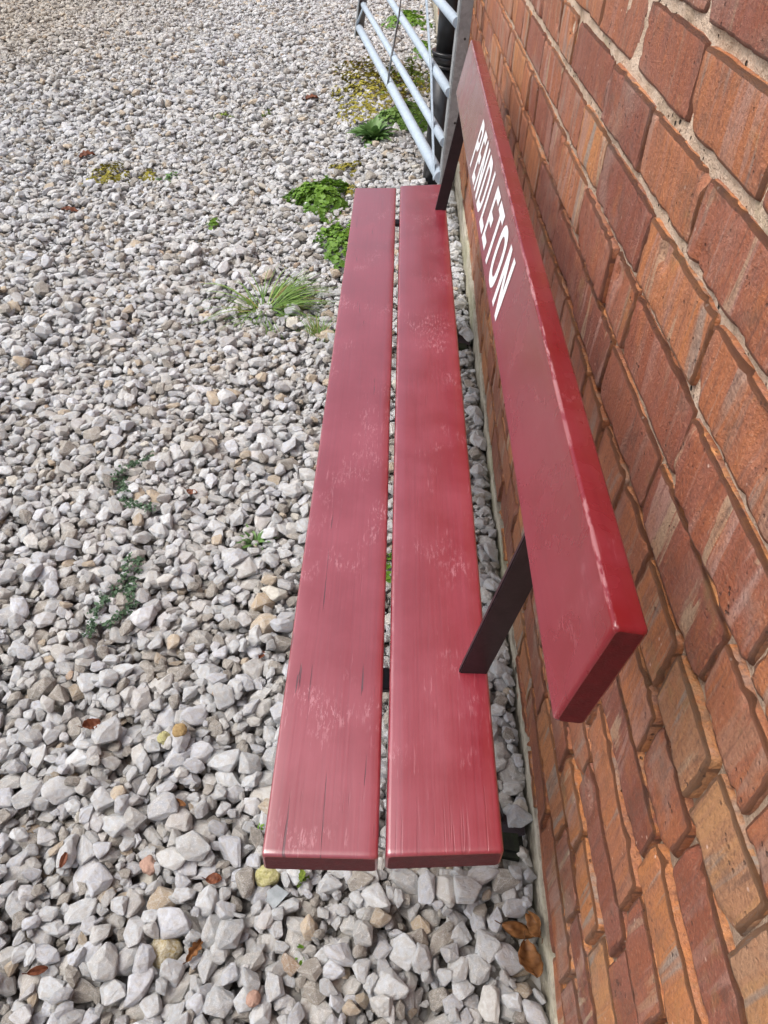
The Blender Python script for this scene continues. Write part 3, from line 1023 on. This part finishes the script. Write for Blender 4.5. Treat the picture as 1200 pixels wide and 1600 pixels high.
    ring(1.036, 0.968, lo, hi)
    let_N(0.950, 0.893)
    me = mesh_from("lettering", Vt, Ft)
    bm = bmesh.new(); bm.from_mesh(me)
    for f in bm.faces:
        if f.normal.dot(nrm) < 0: f.normal_flip()
    bm.to_mesh(me); bm.free()
    lt = link_mesh("lettering", me, M_WHITE, back)
    lt['label'] = "white painted capitals reading PENDLETON"

    def flatbar(name, pts, wv, tv, mat, bev=0.0015):
        """a flat iron bar through pts; wv and tv are full width and thickness vectors"""
        wv, tv = Vector(wv) / 2, Vector(tv) / 2
        bm = bmesh.new()
        rows = []
        for p in pts:
            p = Vector(p) - off
            rows.append([bm.verts.new(p + wv * a + tv * b) for a, b in ((-1, -1), (1, -1), (1, 1), (-1, 1))])
        for r0, r1 in zip(rows[:-1], rows[1:]):
            for k in range(4): bm.faces.new((r0[k], r0[(k + 1) % 4], r1[(k + 1) % 4], r1[k]))
        bm.faces.new(rows[0][::-1]); bm.faces.new(rows[-1])
        bmesh.ops.recalc_face_normals(bm, faces=bm.faces[:])
        bmesh.ops.bevel(bm, geom=[e for e in bm.edges if len(e.link_faces) == 2 and e.calc_face_angle(0) > 0.5], offset=bev, segments=2, affect='EDGES')
        return link_mesh(name, bm_mesh(name, bm), mat, root)
    for q, (yf, dx) in enumerate(((0.5415, 0.0), (2.062, 0.003))):
        # slanted support rising from the rear plank to the back of the board
        flatbar("back_support", [(0.1140 + dx, yf, 0.380), (0.1190 + dx, yf, 0.432), (0.1690 + dx * 0.4, yf, 0.712), (0.1780 + dx * 0.3, yf, 0.770)],
                (0.036 - 0.006 * q, 0, 0), (0, 0.0075, 0), M_IRON)
        flatbar("crossbar", [(-0.105, yf + 0.012, 0.384), (0.137, yf + 0.012, 0.384)], (0, 0.034, 0), (0, 0, 0.009), M_IRON)
        flatbar("leg", [(-0.085, yf + 0.010, 0.380), (-0.100, yf + 0.006, 0.20), (-0.130, yf - 0.004, 0.02)], (0.032, 0, 0), (0, 0.012, 0), M_IRON)
        flatbar("leg", [(0.118, yf + 0.006, 0.380), (0.140, yf - 0.002, 0.20), (0.192, yf - 0.022, 0.045), (0.228, yf - 0.036, 0.030)], (0.034, 0.006, 0.01), (0, 0.013, 0.006), M_IRON)
        flatbar("foot", [(0.170, yf - 0.036, 0.020), (0.240, yf - 0.046, 0.020)], (0, 0.058, 0), (0, 0, 0.028), M_IRONF, 0.008)


make_bench()


# ------------------------------------------------------------------ tubes, gate and downpipe
def tube(name, pts, r, mat, parent, off, seg=14, r_end=None, caps=True):
    V, F = [], []
    pts = [Vector(p) - Vector(off) for p in pts]
    n = len(pts)
    for k, p in enumerate(pts):
        d = (pts[min(k + 1, n - 1)] - pts[max(k - 1, 0)]).normalized()
        a = d.cross(Vector((0, 0, 1)))
        if a.length < 0.1: a = d.cross(Vector((1, 0, 0)))
        a.normalize(); b = d.cross(a)
        rr = r if r_end is None else r + (r_end - r) * k / (n - 1)
        for s in range(seg):
            an = 2 * math.pi * s / seg
            V.append(p + a * rr * math.cos(an) + b * rr * math.sin(an))
    for k in range(n - 1):
        for s in range(seg):
            s2 = (s + 1) % seg
            F.append((k * seg + s, k * seg + s2, (k + 1) * seg + s2, (k + 1) * seg + s))
    if caps:
        F.append(tuple(range(seg))[::-1]); F.append(tuple((n - 1) * seg + s for s in range(seg)))
    me = mesh_from(name, V, F)
    o = link_mesh(name, me, mat, parent)
    me.polygons.foreach_set('use_smooth', [len(p.vertices) == 4 for p in me.polygons])
    return o


def box_bm(bm, c, sx, sy, sz, bev=0.0):
    """c centre; sx, sy, sz full-size vectors"""
    c, sx, sy, sz = Vector(c), Vector(sx) / 2, Vector(sy) / 2, Vector(sz) / 2
    vs_ = [bm.verts.new(c + a * sx + b * sy + d * sz) for d in (-1, 1) for a, b in ((-1, -1), (1, -1), (1, 1), (-1, 1))]
    fs = [bm.faces.new([vs_[i] for i in f]) for f in ((0, 3, 2, 1), (4, 5, 6, 7), (0, 1, 5, 4), (1, 2, 6, 5), (2, 3, 7, 6), (3, 0, 4, 7))]
    bmesh.ops.recalc_face_normals(bm, faces=fs)
    if bev:
        bmesh.ops.bevel(bm, geom=list({e for f in fs for e in f.edges}), offset=bev, segments=1, affect='EDGES')


def make_gate():
    off = (0.160, 2.85, 0.0)
    root = empty("field_gate", off)
    tag(root, "galvanised tubular field gate standing open beyond the bench", "gate")
    T0, T1 = 0.22, 1.26

    def stile(z): return Vector((0.158 + (z - 0.25) * 0.0385, 2.85, z))
    dv = Vector((-0.160, 1.0, 0)).normalized()
    LEN = 2.66
    rails = [(0.248, 0.0225), (0.371, 0.0165), (0.532, 0.0165), (0.737, 0.0165), (0.965, 0.0165), (1.215, 0.0205)]
    slope = [-0.1675, -0.1600, -0.1400, -0.1300, -0.128, -0.126]
    ends = []
    for (z, r), s in zip(rails, slope):
        a = stile(z)
        b = a + Vector((s, 1.0, 0)).normalized() * LEN
        ends.append(b)
        tube("rail", [a + (b - a) * t for t in np.linspace(-0.002, 1, 6)], r, M_GALV, root, off, 18)
    # hanging stile of angle iron: a web facing the bench and a thin flange along its left edge
    bm = bmesh.new()
    p0, p1 = stile(T0), stile(T1)
    ax = (p1 - p0)
    mid = (p0 + p1) / 2 - Vector(off)
    wd = Vector((1, 0.10, 0)).normalized()
    nn = Vector((-0.10, 1, 0)).normalized()
    box_bm(bm, mid + wd * 0.0215 - nn * 0.020, wd * 0.041, nn * 0.005, ax, 0.001)
    box_bm(bm, mid + wd * 0.0 + nn * 0.0005, wd * 0.005, nn * 0.040, ax, 0.001)
    link_mesh("stile", bm_mesh("stile", bm), M_GALV_SHADE, root)
    for z in (0.345, 0.440, 0.545, 0.695, 0.86, 1.05):
        p = stile(z) + wd * 0.027 - nn * 0.0232
        tube("bolt_hole", [p, p + nn * 0.0015], 0.0042, M_PIPE, root, off, 12)
    # closing stile of channel with its short brace
    bm = bmesh.new()
    e0, e1 = ends[0] + Vector((0, 0, -0.05)), ends[-1] + Vector((0, 0, 0.05))
    axe = e1 - e0
    mid = (e0 + e1) / 2 - Vector(off)
    box_bm(bm, mid + dv * 0.02, (0.055, 0, 0), dv * 0.006, axe, 0.001)
    box_bm(bm, mid + Vector((-0.027, -0.005, 0)), (0.006, 0, 0), dv * 0.05, axe, 0.001)
    link_mesh("stile", bm_mesh("stile", bm), M_GALV_SHADE, root)
    # thin upright rod, standing about half way
    t = 1.243 / LEN * 1.012
    pts = []
    for k in range(6):
        a = stile(rails[k][0])
        pts.append(a + (ends[k] - a) * t + Vector((-0.018, 0, 0)))
    tube("upright_rod", pts, 0.0055, M_GALV_SHADE, root, off, 8)
    # bent flat braces from the foot of the hanging stile
    def along(z, d, dx=0.0):
        k = min(range(6), key=lambda q: abs(rails[q][0] - z))
        a = stile(z)
        s = slope[k]
        return a + Vector((s, 1, 0)).normalized() * d + Vector((dx, 0, 0))
    for (pa, pb) in (((0.24, 0.012), (0.532, 0.28)), ((0.532, 0.28), (0.965, 0.92)), ((0.965, 0.92), (1.20, 1.30))):
        a, b = along(*pa, -0.020), along(*pb, -0.020)
        bm = bmesh.new()
        d = (b - a)
        side = Vector((1, 0.15, 0)).normalized()
        w_ = d.cross(side).normalized()
        box_bm(bm, (a + b) / 2 - Vector(off), side * 0.005, w_ * 0.026, d * 1.02, 0.001)
        link_mesh("brace", bm_mesh("brace", bm), M_GALV, root)
    # far brace beside the closing stile
    a, b = ends[0] + Vector((-0.012, -0.02, 0.02)), ends[1] + Vector((0.02, -0.10, 0.02))
    tube("brace", [a, b], 0.007, M_GALV, root, off, 8)


make_gate()


def make_pipe():
    off = (0.170, 3.46, 0.0)
    root = empty("downpipe", off)
    tag(root, "black round downpipe standing against the brick wall behind the gate", "downpipe")
    R_ = 0.060
    tube("pipe", [(0.170, 3.46, -0.02), (0.178, 3.46, 0.20), (0.190, 3.46, 0.50)], R_, M_PIPE, root, off, 32)
    tube("pipe", [(0.190, 3.46, 0.50), (0.197, 3.46, 1.0), (0.197, 3.46, 2.2)], R_ * 0.90, M_PIPE, root, off, 32)
    # socket collar with two beads
    for z0, z1, k in ((0.485, 0.530, 1.10), (0.480, 0.490, 1.19), (0.522, 0.534, 1.19)):
        tube("collar", [(0.1898, 3.46, z0), (0.1905, 3.46, z1)], R_ * k, M_PIPE, root, off, 32)
    bm = bmesh.new()
    box_bm(bm, Vector((0.235, 3.46, 1.25)) - Vector(off), (0.05, 0, 0), (0, 0.14, 0), (0, 0, 0.03), 0.003)
    link_mesh("wall_bracket", bm_mesh("wall_bracket", bm), M_PIPE, root)


make_pipe()


# ------------------------------------------------------------------ plants
G_DARK = mat_leaf("rosette_leaf", (0.060, 0.135, 0.038), (0.19, 0.33, 0.10), 0.2, 0.42)
G_BRIGHT = mat_leaf("clover_leaf", (0.060, 0.15, 0.016), (0.24, 0.42, 0.050), 0.25, 0.5)
G_GRASS = mat_leaf("grass_blade", (0.075, 0.17, 0.025), (0.24, 0.38, 0.085), 0.25, 0.5)
G_STRAW = mat_leaf("straw_blade", (0.30, 0.22, 0.06), (0.42, 0.36, 0.16), 0.25, 0.6)
G_MOSS = mat_leaf("yellow_moss", (0.16, 0.14, 0.015), (0.38, 0.34, 0.055), 0.1, 0.8)
G_CREEP = mat_leaf("creeping_weed_leaf", (0.035, 0.075, 0.040), (0.10, 0.17, 0.09), 0.15, 0.6)
G_MGREEN = mat_leaf("green_moss", (0.06, 0.10, 0.012), (0.20, 0.27, 0.04), 0.1, 0.8)
G_DEAD = mat_leaf("dead_leaf_brown", (0.10, 0.038, 0.012), (0.32, 0.145, 0.050), 0.2, 0.55)
G_DEADR = mat_leaf("dead_leaf_rust", (0.11, 0.032, 0.015), (0.24, 0.085, 0.040), 0.2, 0.6)


class Leafer:
    def __init__(self): self.V, self.F, self.A = [], [], []

    def blade(self, base, az, length, width, rise, droop, tone, nseg=5, lance=False, twist=0.0, fold=0.25):
        """a tapered folded leaf that rises at 'rise' and bends down by 'droop' along its length"""
        p = Vector(base)
        d = Vector((math.cos(az), math.sin(az), 0))
        s0 = Vector((-math.sin(az), math.cos(az), 0))
        b0 = len(self.V)
        ang = rise
        step = length / nseg
        for k in range(nseg + 1):
            t = k / nseg
            if lance: w = width * (math.sin(math.pi * min(1, 0.12 + t * 0.88)) ** 0.8) * (1 if t < 1 else 0.02)
            else: w = width * (1 - t) ** 0.55 * (0.65 + 0.35 * min(1, t * 5))
            side = (s0 * math.cos(twist * t) + Vector((0, 0, 1)) * math.sin(twist * t)) * w * 0.5
            up = Vector((0, 0, 1)) * w * fold
            self.V += [p - side + up, p.copy(), p + side + up]
            self.A += [tone, max(0, tone - 0.12 if lance else tone), tone]
            p = p + (d * math.cos(ang) + Vector((0, 0, 1)) * math.sin(ang)) * step
            ang -= droop / nseg
        for k in range(nseg):
            a = b0 + 3 * k
            self.F += [(a, a + 1, a + 4, a + 3), (a + 1, a + 2, a + 5, a + 4)]

    def leaflet(self, c, nrm, az, r, tone):
        q = Vector(nrm).normalized().to_track_quat('Z', 'Y')
        b0 = len(self.V)
        n = 7
        self.V.append(Vector(c) - q @ Vector((0, 0, r * 0.25))); self.A.append(max(0, tone - 0.2))
        for k in range(n):
            a = az + 2 * math.pi * k / n
            rr = r * (1 + 0.18 * math.cos(3 * (a - az)))
            self.V.append(Vector(c) + q @ Vector((rr * math.cos(a), rr * 0.75 * math.sin(a), 0))); self.A.append(tone)
        for k in range(n): self.F.append((b0, b0 + 1 + k, b0 + 1 + (k + 1) % n))

    def make(self, name, mat, root_loc, parent=None):
        off = Vector(root_loc)
        me = mesh_from(name, [v - off for v in self.V], self.F)
        at = me.attributes.new('lf', 'FLOAT', 'POINT'); at.data.foreach_set('value', self.A)
        o = link_mesh(name, me, mat, parent, smooth=True)
        if parent is None: o.location = off
        return o


def grass_tuft(name, x, y, n, L, spread, label, cat='grass', hi=1.35, bias=None, mat=G_GRASS, wid=0.0028, straw=0.15, seed=0, group=None, low=0.5):
    r = random.Random(seed)
    z = top_z(x, y) - 0.015
    root = empty(name, (x, y, z))
    tag(root, label, cat, group)
    A, B = Leafer(), Leafer()
    for k in range(n):
        az = r.uniform(0, 6.283)
        if bias is not None and r.random() < 0.62: az = bias + r.gauss(0, 0.45)
        rr = r.uniform(0, spread)
        bx, by = x + rr * math.cos(az + r.uniform(-1, 1)), y + rr * math.sin(az + r.uniform(-1, 1))
        ln = L * r.uniform(0.45, 1.1)
        T = B if r.random() < straw else A
        T.blade((bx, by, z), az + r.gauss(0, .2), ln, wid * r.uniform(0.6, 1.2), r.uniform(low, hi), r.uniform(0.5, 1.6), r.uniform(0.1, 1), 6, twist=r.uniform(-.6, .6))
    A.make("blades", mat, (0, 0, 0), root).location = (-x, -y, -z)
    if B.V: B.make("dry_blades", G_STRAW, (0, 0, 0), root).location = (-x, -y, -z)


def rosette(name, x, y, n, L, W, label, seed, mat=G_DARK, rise=(0.25, 1.1), group=None, cat='weed'):
    r = random.Random(seed)
    z = top_z(x, y) - 0.006
    T = Leafer()
    for k in range(n):
        az = k * 2.4 + r.uniform(-.3, .3)
        q = k / n
        T.blade((x + .004 * math.cos(az), y + .004 * math.sin(az), z), az, L * r.uniform(.7, 1.1) * (1 - 0.35 * q), W * r.uniform(.8, 1.15),
                rise[0] + (rise[1] - rise[0]) * q + r.uniform(-.1, .1), r.uniform(0.4, 1.1), r.uniform(0.1, 0.95), 7, lance=True, twist=r.uniform(-.3, .3))
    o = T.make(name, mat, (x, y, z))
    tag(o, label, cat, group)


def clump(name, x, y, rx, ry, h, n, lr, label, seed, mat=G_BRIGHT, cat='weed', group=None, thresh=-0.3):
    """many small leaflets over a low uneven mound, with gaps"""
    r = random.Random(seed)
    T = Leafer()
    z0 = top_max(x, y, 0.02) - 0.006
    k = 0
    tries = 0
    while k < n and tries < n * 6:
        tries += 1
        a, q = r.uniform(0, 6.283), math.sqrt(r.random())
        ex = 1 + 0.28 * math.sin(3 * a + seed) + 0.15 * math.sin(7 * a + 2 * seed)
        px, py = x + rx * q * ex * math.cos(a), y + ry * q * ex * math.sin(a)
        nz = float(fnoise(px * 45, py * 45, 0, seed))
        if nz < thresh + 0.25 * q: continue
        pz = (max(top_z(px, py), z0 - 0.02) if mat in (G_MOSS, G_MGREEN) else z0) + h * (1 - q * q) * (0.6 + 0.6 * nz) * r.uniform(0.55, 1.1) + 0.003
        nrm = Vector((0.9 * math.cos(a) * q + r.uniform(-.5, .5), 0.9 * math.sin(a) * q + r.uniform(-.5, .5), 1))
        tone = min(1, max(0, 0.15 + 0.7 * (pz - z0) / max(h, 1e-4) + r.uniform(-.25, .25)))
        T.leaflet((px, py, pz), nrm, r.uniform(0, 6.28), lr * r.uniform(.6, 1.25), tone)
        k += 1
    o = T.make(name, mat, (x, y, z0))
    tag(o, label, cat, group)
    return o


def creeper(name, pts, label, seed, group=None):
    r = random.Random(seed)
    T = Leafer()
    x0, y0 = pts[0]
    for (a, b) in zip(pts[:-1], pts[1:]):
        ln = math.hypot(b[0] - a[0], b[1] - a[1])
        m_ = max(2, int(ln / 0.0042))
        for k in range(m_):
            t = k / m_
            px, py = a[0] + (b[0] - a[0]) * t + r.gauss(0, .0050), a[1] + (b[1] - a[1]) * t + r.gauss(0, .0035)
            z = top_max(px, py, 0.010) + 0.001
            for q in range(5):
                T.leaflet((px + r.gauss(0, .005), py + r.gauss(0, .005), z + r.uniform(-.001, .007)),
                          (r.uniform(-.7, .7), r.uniform(-.7, .7), 1), r.uniform(0, 6.28), r.uniform(.0024, .0046), r.random())
    z0 = top_z(x0, y0)
    o = T.make(name, G_CREEP, (x0, y0, z0))
    tag(o, label, 'weed', group)


rosette("broadleaf_weed", -0.135, 4.06, 60, 0.175, 0.034, "dark green weed with long strap leaves growing left of the open gate", 3, rise=(0.15, 1.2))
clump("leafy_weed", 0.045, 4.36, 0.16, 0.22, 0.10, 900, 0.0140, "soft green leafy weed growing under the gate rails before the black downpipe", 4, mat=G_GRASS)
clump("clover_clump", -0.322, 3.20, 0.130, 0.19, 0.085, 1500, 0.0110, "bright green small leaved clump beside the far corner of the seat", 5)
clump("leafy_weed", -0.200, 2.72, 0.090, 0.18, 0.085, 1000, 0.0090, "mid green leafy weed poking out beside the front seat plank", 6, mat=G_BRIGHT)
grass_tuft("grass_tuft", -0.430, 2.235, 340, 0.235, 0.055, "large green grass tuft leaning right on the gravel", bias=0.55, seed=7, straw=0.14, low=0.10, hi=0.85, wid=0.0052)
grass_tuft("grass_tuft", -0.235, 2.060, 80, 0.100, 0.03, "small sparse grass tuft touching the front seat plank edge", bias=1.7, seed=8)
grass_tuft("grass_tuft", -0.305, 2.96, 70, 0.10, 0.05, "wispy yellowing grass tuft behind the bright green clump", bias=0.4, seed=9, straw=0.6, wid=0.0022)
rosette("small_rosette", -0.295, 1.150, 26, 0.060, 0.0085, "single small green rosette weed alone on gravel beside the seat", 10, mat=G_DARK, rise=(0.3, 1.3))
clump("seedling", -0.731, 2.889, 0.026, 0.055, 0.035, 70, 0.0075, "tiny bright green seedling alone in the open gravel", 11)
creeper("creeping_weed", [(-0.560, 1.075), (-0.555, 1.00), (-0.580, 0.93), (-0.590, 0.86)], "grey green creeping weed forked into a narrow Y at lower left", 12)
creeper("creeping_weed", [(-0.605, 1.43), (-0.66, 1.34), (-0.61, 1.25), (-0.54, 1.22)], "grey green creeping weed curling in a hook on the gravel", 13)
creeper("creeping_weed", [(-0.535, 1.07), (-0.535, 1.0), (-0.515, 0.95), (-0.555, 0.89)], "grey green trailing stem lying parallel to the forked creeping weed", 14)
clump("moss_patch", -1.30, 3.40, 0.085, 0.13, 0.022, 420, 0.0075, "yellow green moss patch on the open gravel at far left", 15, mat=G_MOSS, cat='moss', thresh=-0.9)
clump("moss_patch", -1.13, 3.42, 0.040, 0.07, 0.02, 130, 0.0070, "small mustard moss patch right of the larger one", 16, mat=G_MOSS, cat='moss', thresh=-0.9)
clump("seedling", -1.020, 3.385, 0.045, 0.07, 0.03, 60, 0.008, "sparse dark green seedling next to the mustard moss", 17, mat=G_DARK)
clump("moss_patch", -0.245, 3.57, 0.070, 0.08, 0.03, 260, 0.0070, "straw coloured moss patch between broadleaf weed and bright clump", 18, mat=G_MOSS, cat='moss', thresh=-0.9)
clump("moss_patch", -0.205, 3.28, 0.035, 0.06, 0.03, 130, 0.0060, "pale yellow moss tuft touching the bright green clump", 19, mat=G_MOSS, cat='moss', thresh=-0.9)
clump("mossy_ground", -0.12, 5.05, 0.34, 0.62, 0.020, 4200, 0.010, "spreading yellow green moss carpet beneath the gate rails", 20, mat=G_MOSS, cat='moss', thresh=-0.12)['kind'] = 'stuff'
clump("mossy_ground", 0.02, 5.25, 0.18, 0.45, 0.03, 900, 0.009, "green weedy patch on the moss under the gate", 21, mat=G_MGREEN, cat='moss', thresh=0.1)['kind'] = 'stuff'
clump("grass_patch", 0.04, 7.05, 0.20, 0.38, 0.05, 700, 0.015, "far bright green grassy patch seen between gate rails", 22, mat=G_BRIGHT, cat='grass', thresh=0.0)['kind'] = 'stuff'
clump("grass_patch", 0.15, 5.9, 0.07, 0.30, 0.05, 250, 0.014, "green grassy strip at the wall foot behind the downpipe", 23, mat=G_BRIGHT, cat='grass', thresh=0.0)['kind'] = 'stuff'
grass_tuft("grass_tuft", -0.30, 4.55, 110, 0.05, 0.09, "low olive grass fringe just beyond the broadleaf weed", mat=G_MOSS, wid=0.003, straw=0, seed=24)
clump("seedling", 0.010, 1.075, 0.018, 0.05, 0.03, 60, 0.006, "green sprout showing through the gap between the seat planks", 25)
clump("seedling", -0.110, 0.428, 0.010, 0.012, 0.012, 22, 0.0042, "tiny yellowish sprout just below the front plank end", 26, mat=G_MGREEN)
clump("seedling", -0.185, 0.505, 0.006, 0.006, 0.010, 12, 0.0032, "tiny green sprout just left of the near plank corner", 27)
clump("seedling", -0.105, 0.320, 0.010, 0.014, 0.010, 16, 0.0034, "tiny green sprout low down in the stones below the planks", 28)
clump("seedling", -0.95, 4.35, 0.05, 0.06, 0.02, 60, 0.008, "faint green seedling in the middle distance of the gravel", 29, mat=G_MGREEN)
clump("seedling", -0.74, 4.42, 0.03, 0.05, 0.02, 30, 0.008, "faintest green seedling right of its distant neighbour", 30, mat=G_MGREEN)


# ------------------------------------------------------------------ fallen leaves, odd stones, shard
def dead_leaf(name, x, y, L, W, yaw, tilt, curl, label, mat=G_DEAD, seed=0, lift=0.004, z=None, lobes=0.0):
    r = random.Random(seed)
    nu, nv = 15, 9
    V, A, F = [], [], []
    for i in range(nu):
        t = i / (nu - 1)
        w = W * 0.5 * (math.sin(math.pi * (0.03 + 0.94 * t)) ** 0.75) * (1 + lobes * math.sin(t * 22 + seed))
        for j in range(nv):
            s = j / (nv - 1) * 2 - 1
            px = (t - 0.5) * L
            py = s * w
            pz = curl * (abs(s) ** 1.6) * W * 0.5 + 0.10 * L * math.sin(t * 4 + seed) + r.uniform(-1, 1) * 0.0007 - 0.0012 * (abs(s) < 0.01)
            pz += 0.05 * W * math.sin(t * 26 + abs(s) * 3)
            V.append(Vector((px, py, pz)))
            A.append(min(1, max(0, 0.5 + 0.35 * math.sin(t * 9 + s * 4 + seed) + r.uniform(-.2, .2) - (0.3 if abs(s) < 0.01 else 0))))
    for i in range(nu - 1):
        for j in range(nv - 1):
            F.append((i * nv + j, (i + 1) * nv + j, (i + 1) * nv + j + 1, i * nv + j + 1))
    # stalk
    b = len(V)
    for k in range(5):
        q = Vector((-0.5 * L - k * 0.06 * L, 0.01 * L * k, 0.002 * k))
        V += [q + Vector((0, 0.0007, 0)), q - Vector((0, 0.0007, 0))]; A += [0.2, 0.2]
    for k in range(4): F.append((b + 2 * k, b + 2 * k + 1, b + 2 * k + 3, b + 2 * k + 2))
    me = mesh_from(name, V, F)
    at = me.attributes.new('lf', 'FLOAT', 'POINT'); at.data.foreach_set('value', A)
    o = link_mesh(name, me, mat, smooth=True)
    sm = o.modifiers.new("thickness", 'SOLIDIFY'); sm.thickness = 0.0005
    o.location = (x, y, (top_max(x, y, 0.008) if z is None else z) + lift)
    o.rotation_euler = (tilt[0], tilt[1], yaw)
    tag(o, label, 'leaf')


dead_leaf("fallen_leaf", 0.218, 0.362, 0.052, 0.022, -0.25, (0.35, 0.1), -0.5, "amber brown curled leaf lying nearest the seat corner against the footing", seed=1, z=0.030)
dead_leaf("fallen_leaf", 0.243, 0.368, 0.044, 0.024, 1.9, (-0.7, 0.4), 0.6, "dull brown folded leaf propped upright against the wall footing", seed=2, z=0.034)
dead_leaf("fallen_leaf", 0.231, 0.325, 0.050, 0.036, -1.35, (-0.25, -0.1), 0.35, "broad orange brown leaf below the curled one at the wall foot", seed=3, z=0.026)
dead_leaf("fallen_leaf", -0.478, 0.434, 0.022, 0.010, 1.5, (0.2, 0.1), 0.4, "small bright rust leaf upright in the stones at left", G_DEADR, seed=4)
dead_leaf("fallen_leaf", -0.245, 0.420, 0.024, 0.016, 0.1, (0.1, 0.1), 0.4, "rust brown leaf fragment left of the yellow green stone", G_DEADR, seed=5)
dead_leaf("fallen_leaf", -0.255, 0.322, 0.036, 0.013, 1.15, (0.2, 0.3), 0.6, "narrow tan torn leaf right of the round yellow cream stone", seed=6, lobes=0.3)
dead_leaf("fallen_leaf", -0.470, 0.290, 0.026, 0.011, 0.35, (0.2, 0.1), 0.6, "dark red brown curled leaf at the lower left of the gravel", G_DEADR, seed=7)
dead_leaf("fallen_leaf", -0.500, 0.655, 0.030, 0.022, 0.6, (0.1, 0.2), 0.4, "reddish brown crumpled leaf among the stones left of the seat", G_DEADR, seed=8)
dead_leaf("fallen_leaf", 0.222, 1.168, 0.050, 0.026, 0.8, (0.3, 0.2), 0.5, "brown leaf in the shade behind the seat by the near back support", seed=9, z=0.024)
dead_leaf("fallen_leaf", 0.212, 1.108, 0.056, 0.022, 0.4, (0.1, -0.2), -0.4, "pale tan leaf in the shade behind the seat", G_STRAW, seed=10, z=0.030)
dead_leaf("fallen_leaf", -0.534, 4.733, 0.105, 0.060, 0.2, (0.0, 0.1), 0.4, "far red brown leaf on the pale gravel left of the gate", G_DEADR, seed=11, lobes=0.3)
dead_leaf("fallen_leaf", -1.478, 3.641, 0.075, 0.045, 0.6, (0.1, 0.0), 0.4, "dark red leaf on the gravel behind the yellow moss", G_DEADR, seed=12, lobes=0.3)
dead_leaf("fallen_leaf", -1.33, 2.98, 0.080, 0.030, 0.1, (0.1, 0.0), 0.4, "brown leaf and twig lying left below the yellow moss", G_DEADR, seed=13, lobes=0.3)
dead_leaf("fallen_leaf", -0.232, 0.833, 0.020, 0.010, 1.2, (0.2, 0.0), 0.4, "tiny orange leaf scrap beside the front plank edge", G_DEADR, seed=14)
dead_leaf("fallen_leaf", -0.320, 0.530, 0.024, 0.009, -0.4, (0.2, 0.0), 0.4, "tiny orange leaf scrap in the stones left of the near seat end", seed=15)
dead_leaf("fallen_leaf", -0.470, 1.30, 0.030, 0.016, -0.4, (0.2, 0.0), 0.4, "small dark brown leaf scrap right of the hooked creeping weed", G_DEADR, seed=16)


def odd_stone(name, x, y, dims, yaw, mat, label, seed, rounded=True, lift=0.003):
    me = stone_mesh(name, seed, rounded)
    o = link_mesh(name, me, mat)
    if rounded:
        pass
    o.scale = dims
    o.rotation_euler = (0.1, 0.1, yaw)
    o.location = (x, y, top_z(x, y) + dims[2] * 0.55 + lift)
    tag(o, label, 'stone')


M_YG = mat_simple("lichened_yellow_stone", (0.36, 0.34, 0.11), (0.64, 0.60, 0.36), 5.0, 0.85, 0.004, 0.2)
M_CR = mat_simple("cream_yellow_stone", (0.42, 0.31, 0.10), (0.74, 0.72, 0.62), 6.0, 0.85, 0.004, 0.2)
M_SAL = mat_simple("salmon_pebble", (0.34, 0.21, 0.16), (0.46, 0.30, 0.23), 3.0, 0.7, 0.002, 0.3)
M_OR = mat_simple("orange_pebble", (0.30, 0.20, 0.08), (0.46, 0.33, 0.16), 3.0, 0.7, 0.002, 0.3)
odd_stone("pebble", -0.163, 0.432, (0.0195, 0.0165, 0.014), 0.3, M_YG, "rounded yellow green stone touching the near corner of the front plank", 301)
odd_stone("pebble", -0.303, 0.326, (0.0245, 0.0235, 0.020), 0.9, M_CR, "large round cream and yellow stone at the bottom of the gravel", 302)
odd_stone("pebble", -0.353, 0.440, (0.0150, 0.0120, 0.010), 2.2, M_SAL, "smooth brownish pink pebble left of the rust leaf fragment", 303)
odd_stone("pebble", -0.158, 0.263, (0.0110, 0.0095, 0.008), 1.2, M_SAL, "small salmon pink pebble near the bottom edge", 304)
odd_stone("pebble", -0.343, 0.648, (0.0125, 0.0120, 0.009), 0.2, M_OR, "small round golden brown pebble left of the seat", 305)
odd_stone("pebble", -0.372, 0.640, (0.0110, 0.0110, 0.008), 0.2, M_YG, "pale green cream pebble beside the golden brown one", 306)

t_ = NT("cloudy_glass")
cc = t_.coord('Object')
t_.out(t_.ramp(t_.noise(cc, 60, 4), [(0.3, (0.30, 0.34, 0.37)), (0.7, (0.55, 0.60, 0.63))]), 0.15, None, 0.5)
t_.p.inputs['Transmission Weight'].default_value = 0.45
bm = bmesh.new()
vs2 = [bm.verts.new(v) for v in ((-0.021, 0.006, 0), (0.002, 0.018, 0), (0.021, 0.004, 0), (-0.004, -0.017, 0))]
f_ = bm.faces.new(vs2)
bmesh.ops.solidify(bm, geom=[f_], thickness=0.0025)
sh = link_mesh("glass_shard", bm_mesh("glass_shard", bm), t_.mat)
sh.location = (-0.148, 0.400, top_max(-0.148, 0.400, 0.012) + 0.003)
sh.rotation_euler = (0.18, -0.12, 0.1)
tag(sh, "flat cloudy grey shard lying under the yellow green stone", "shard")
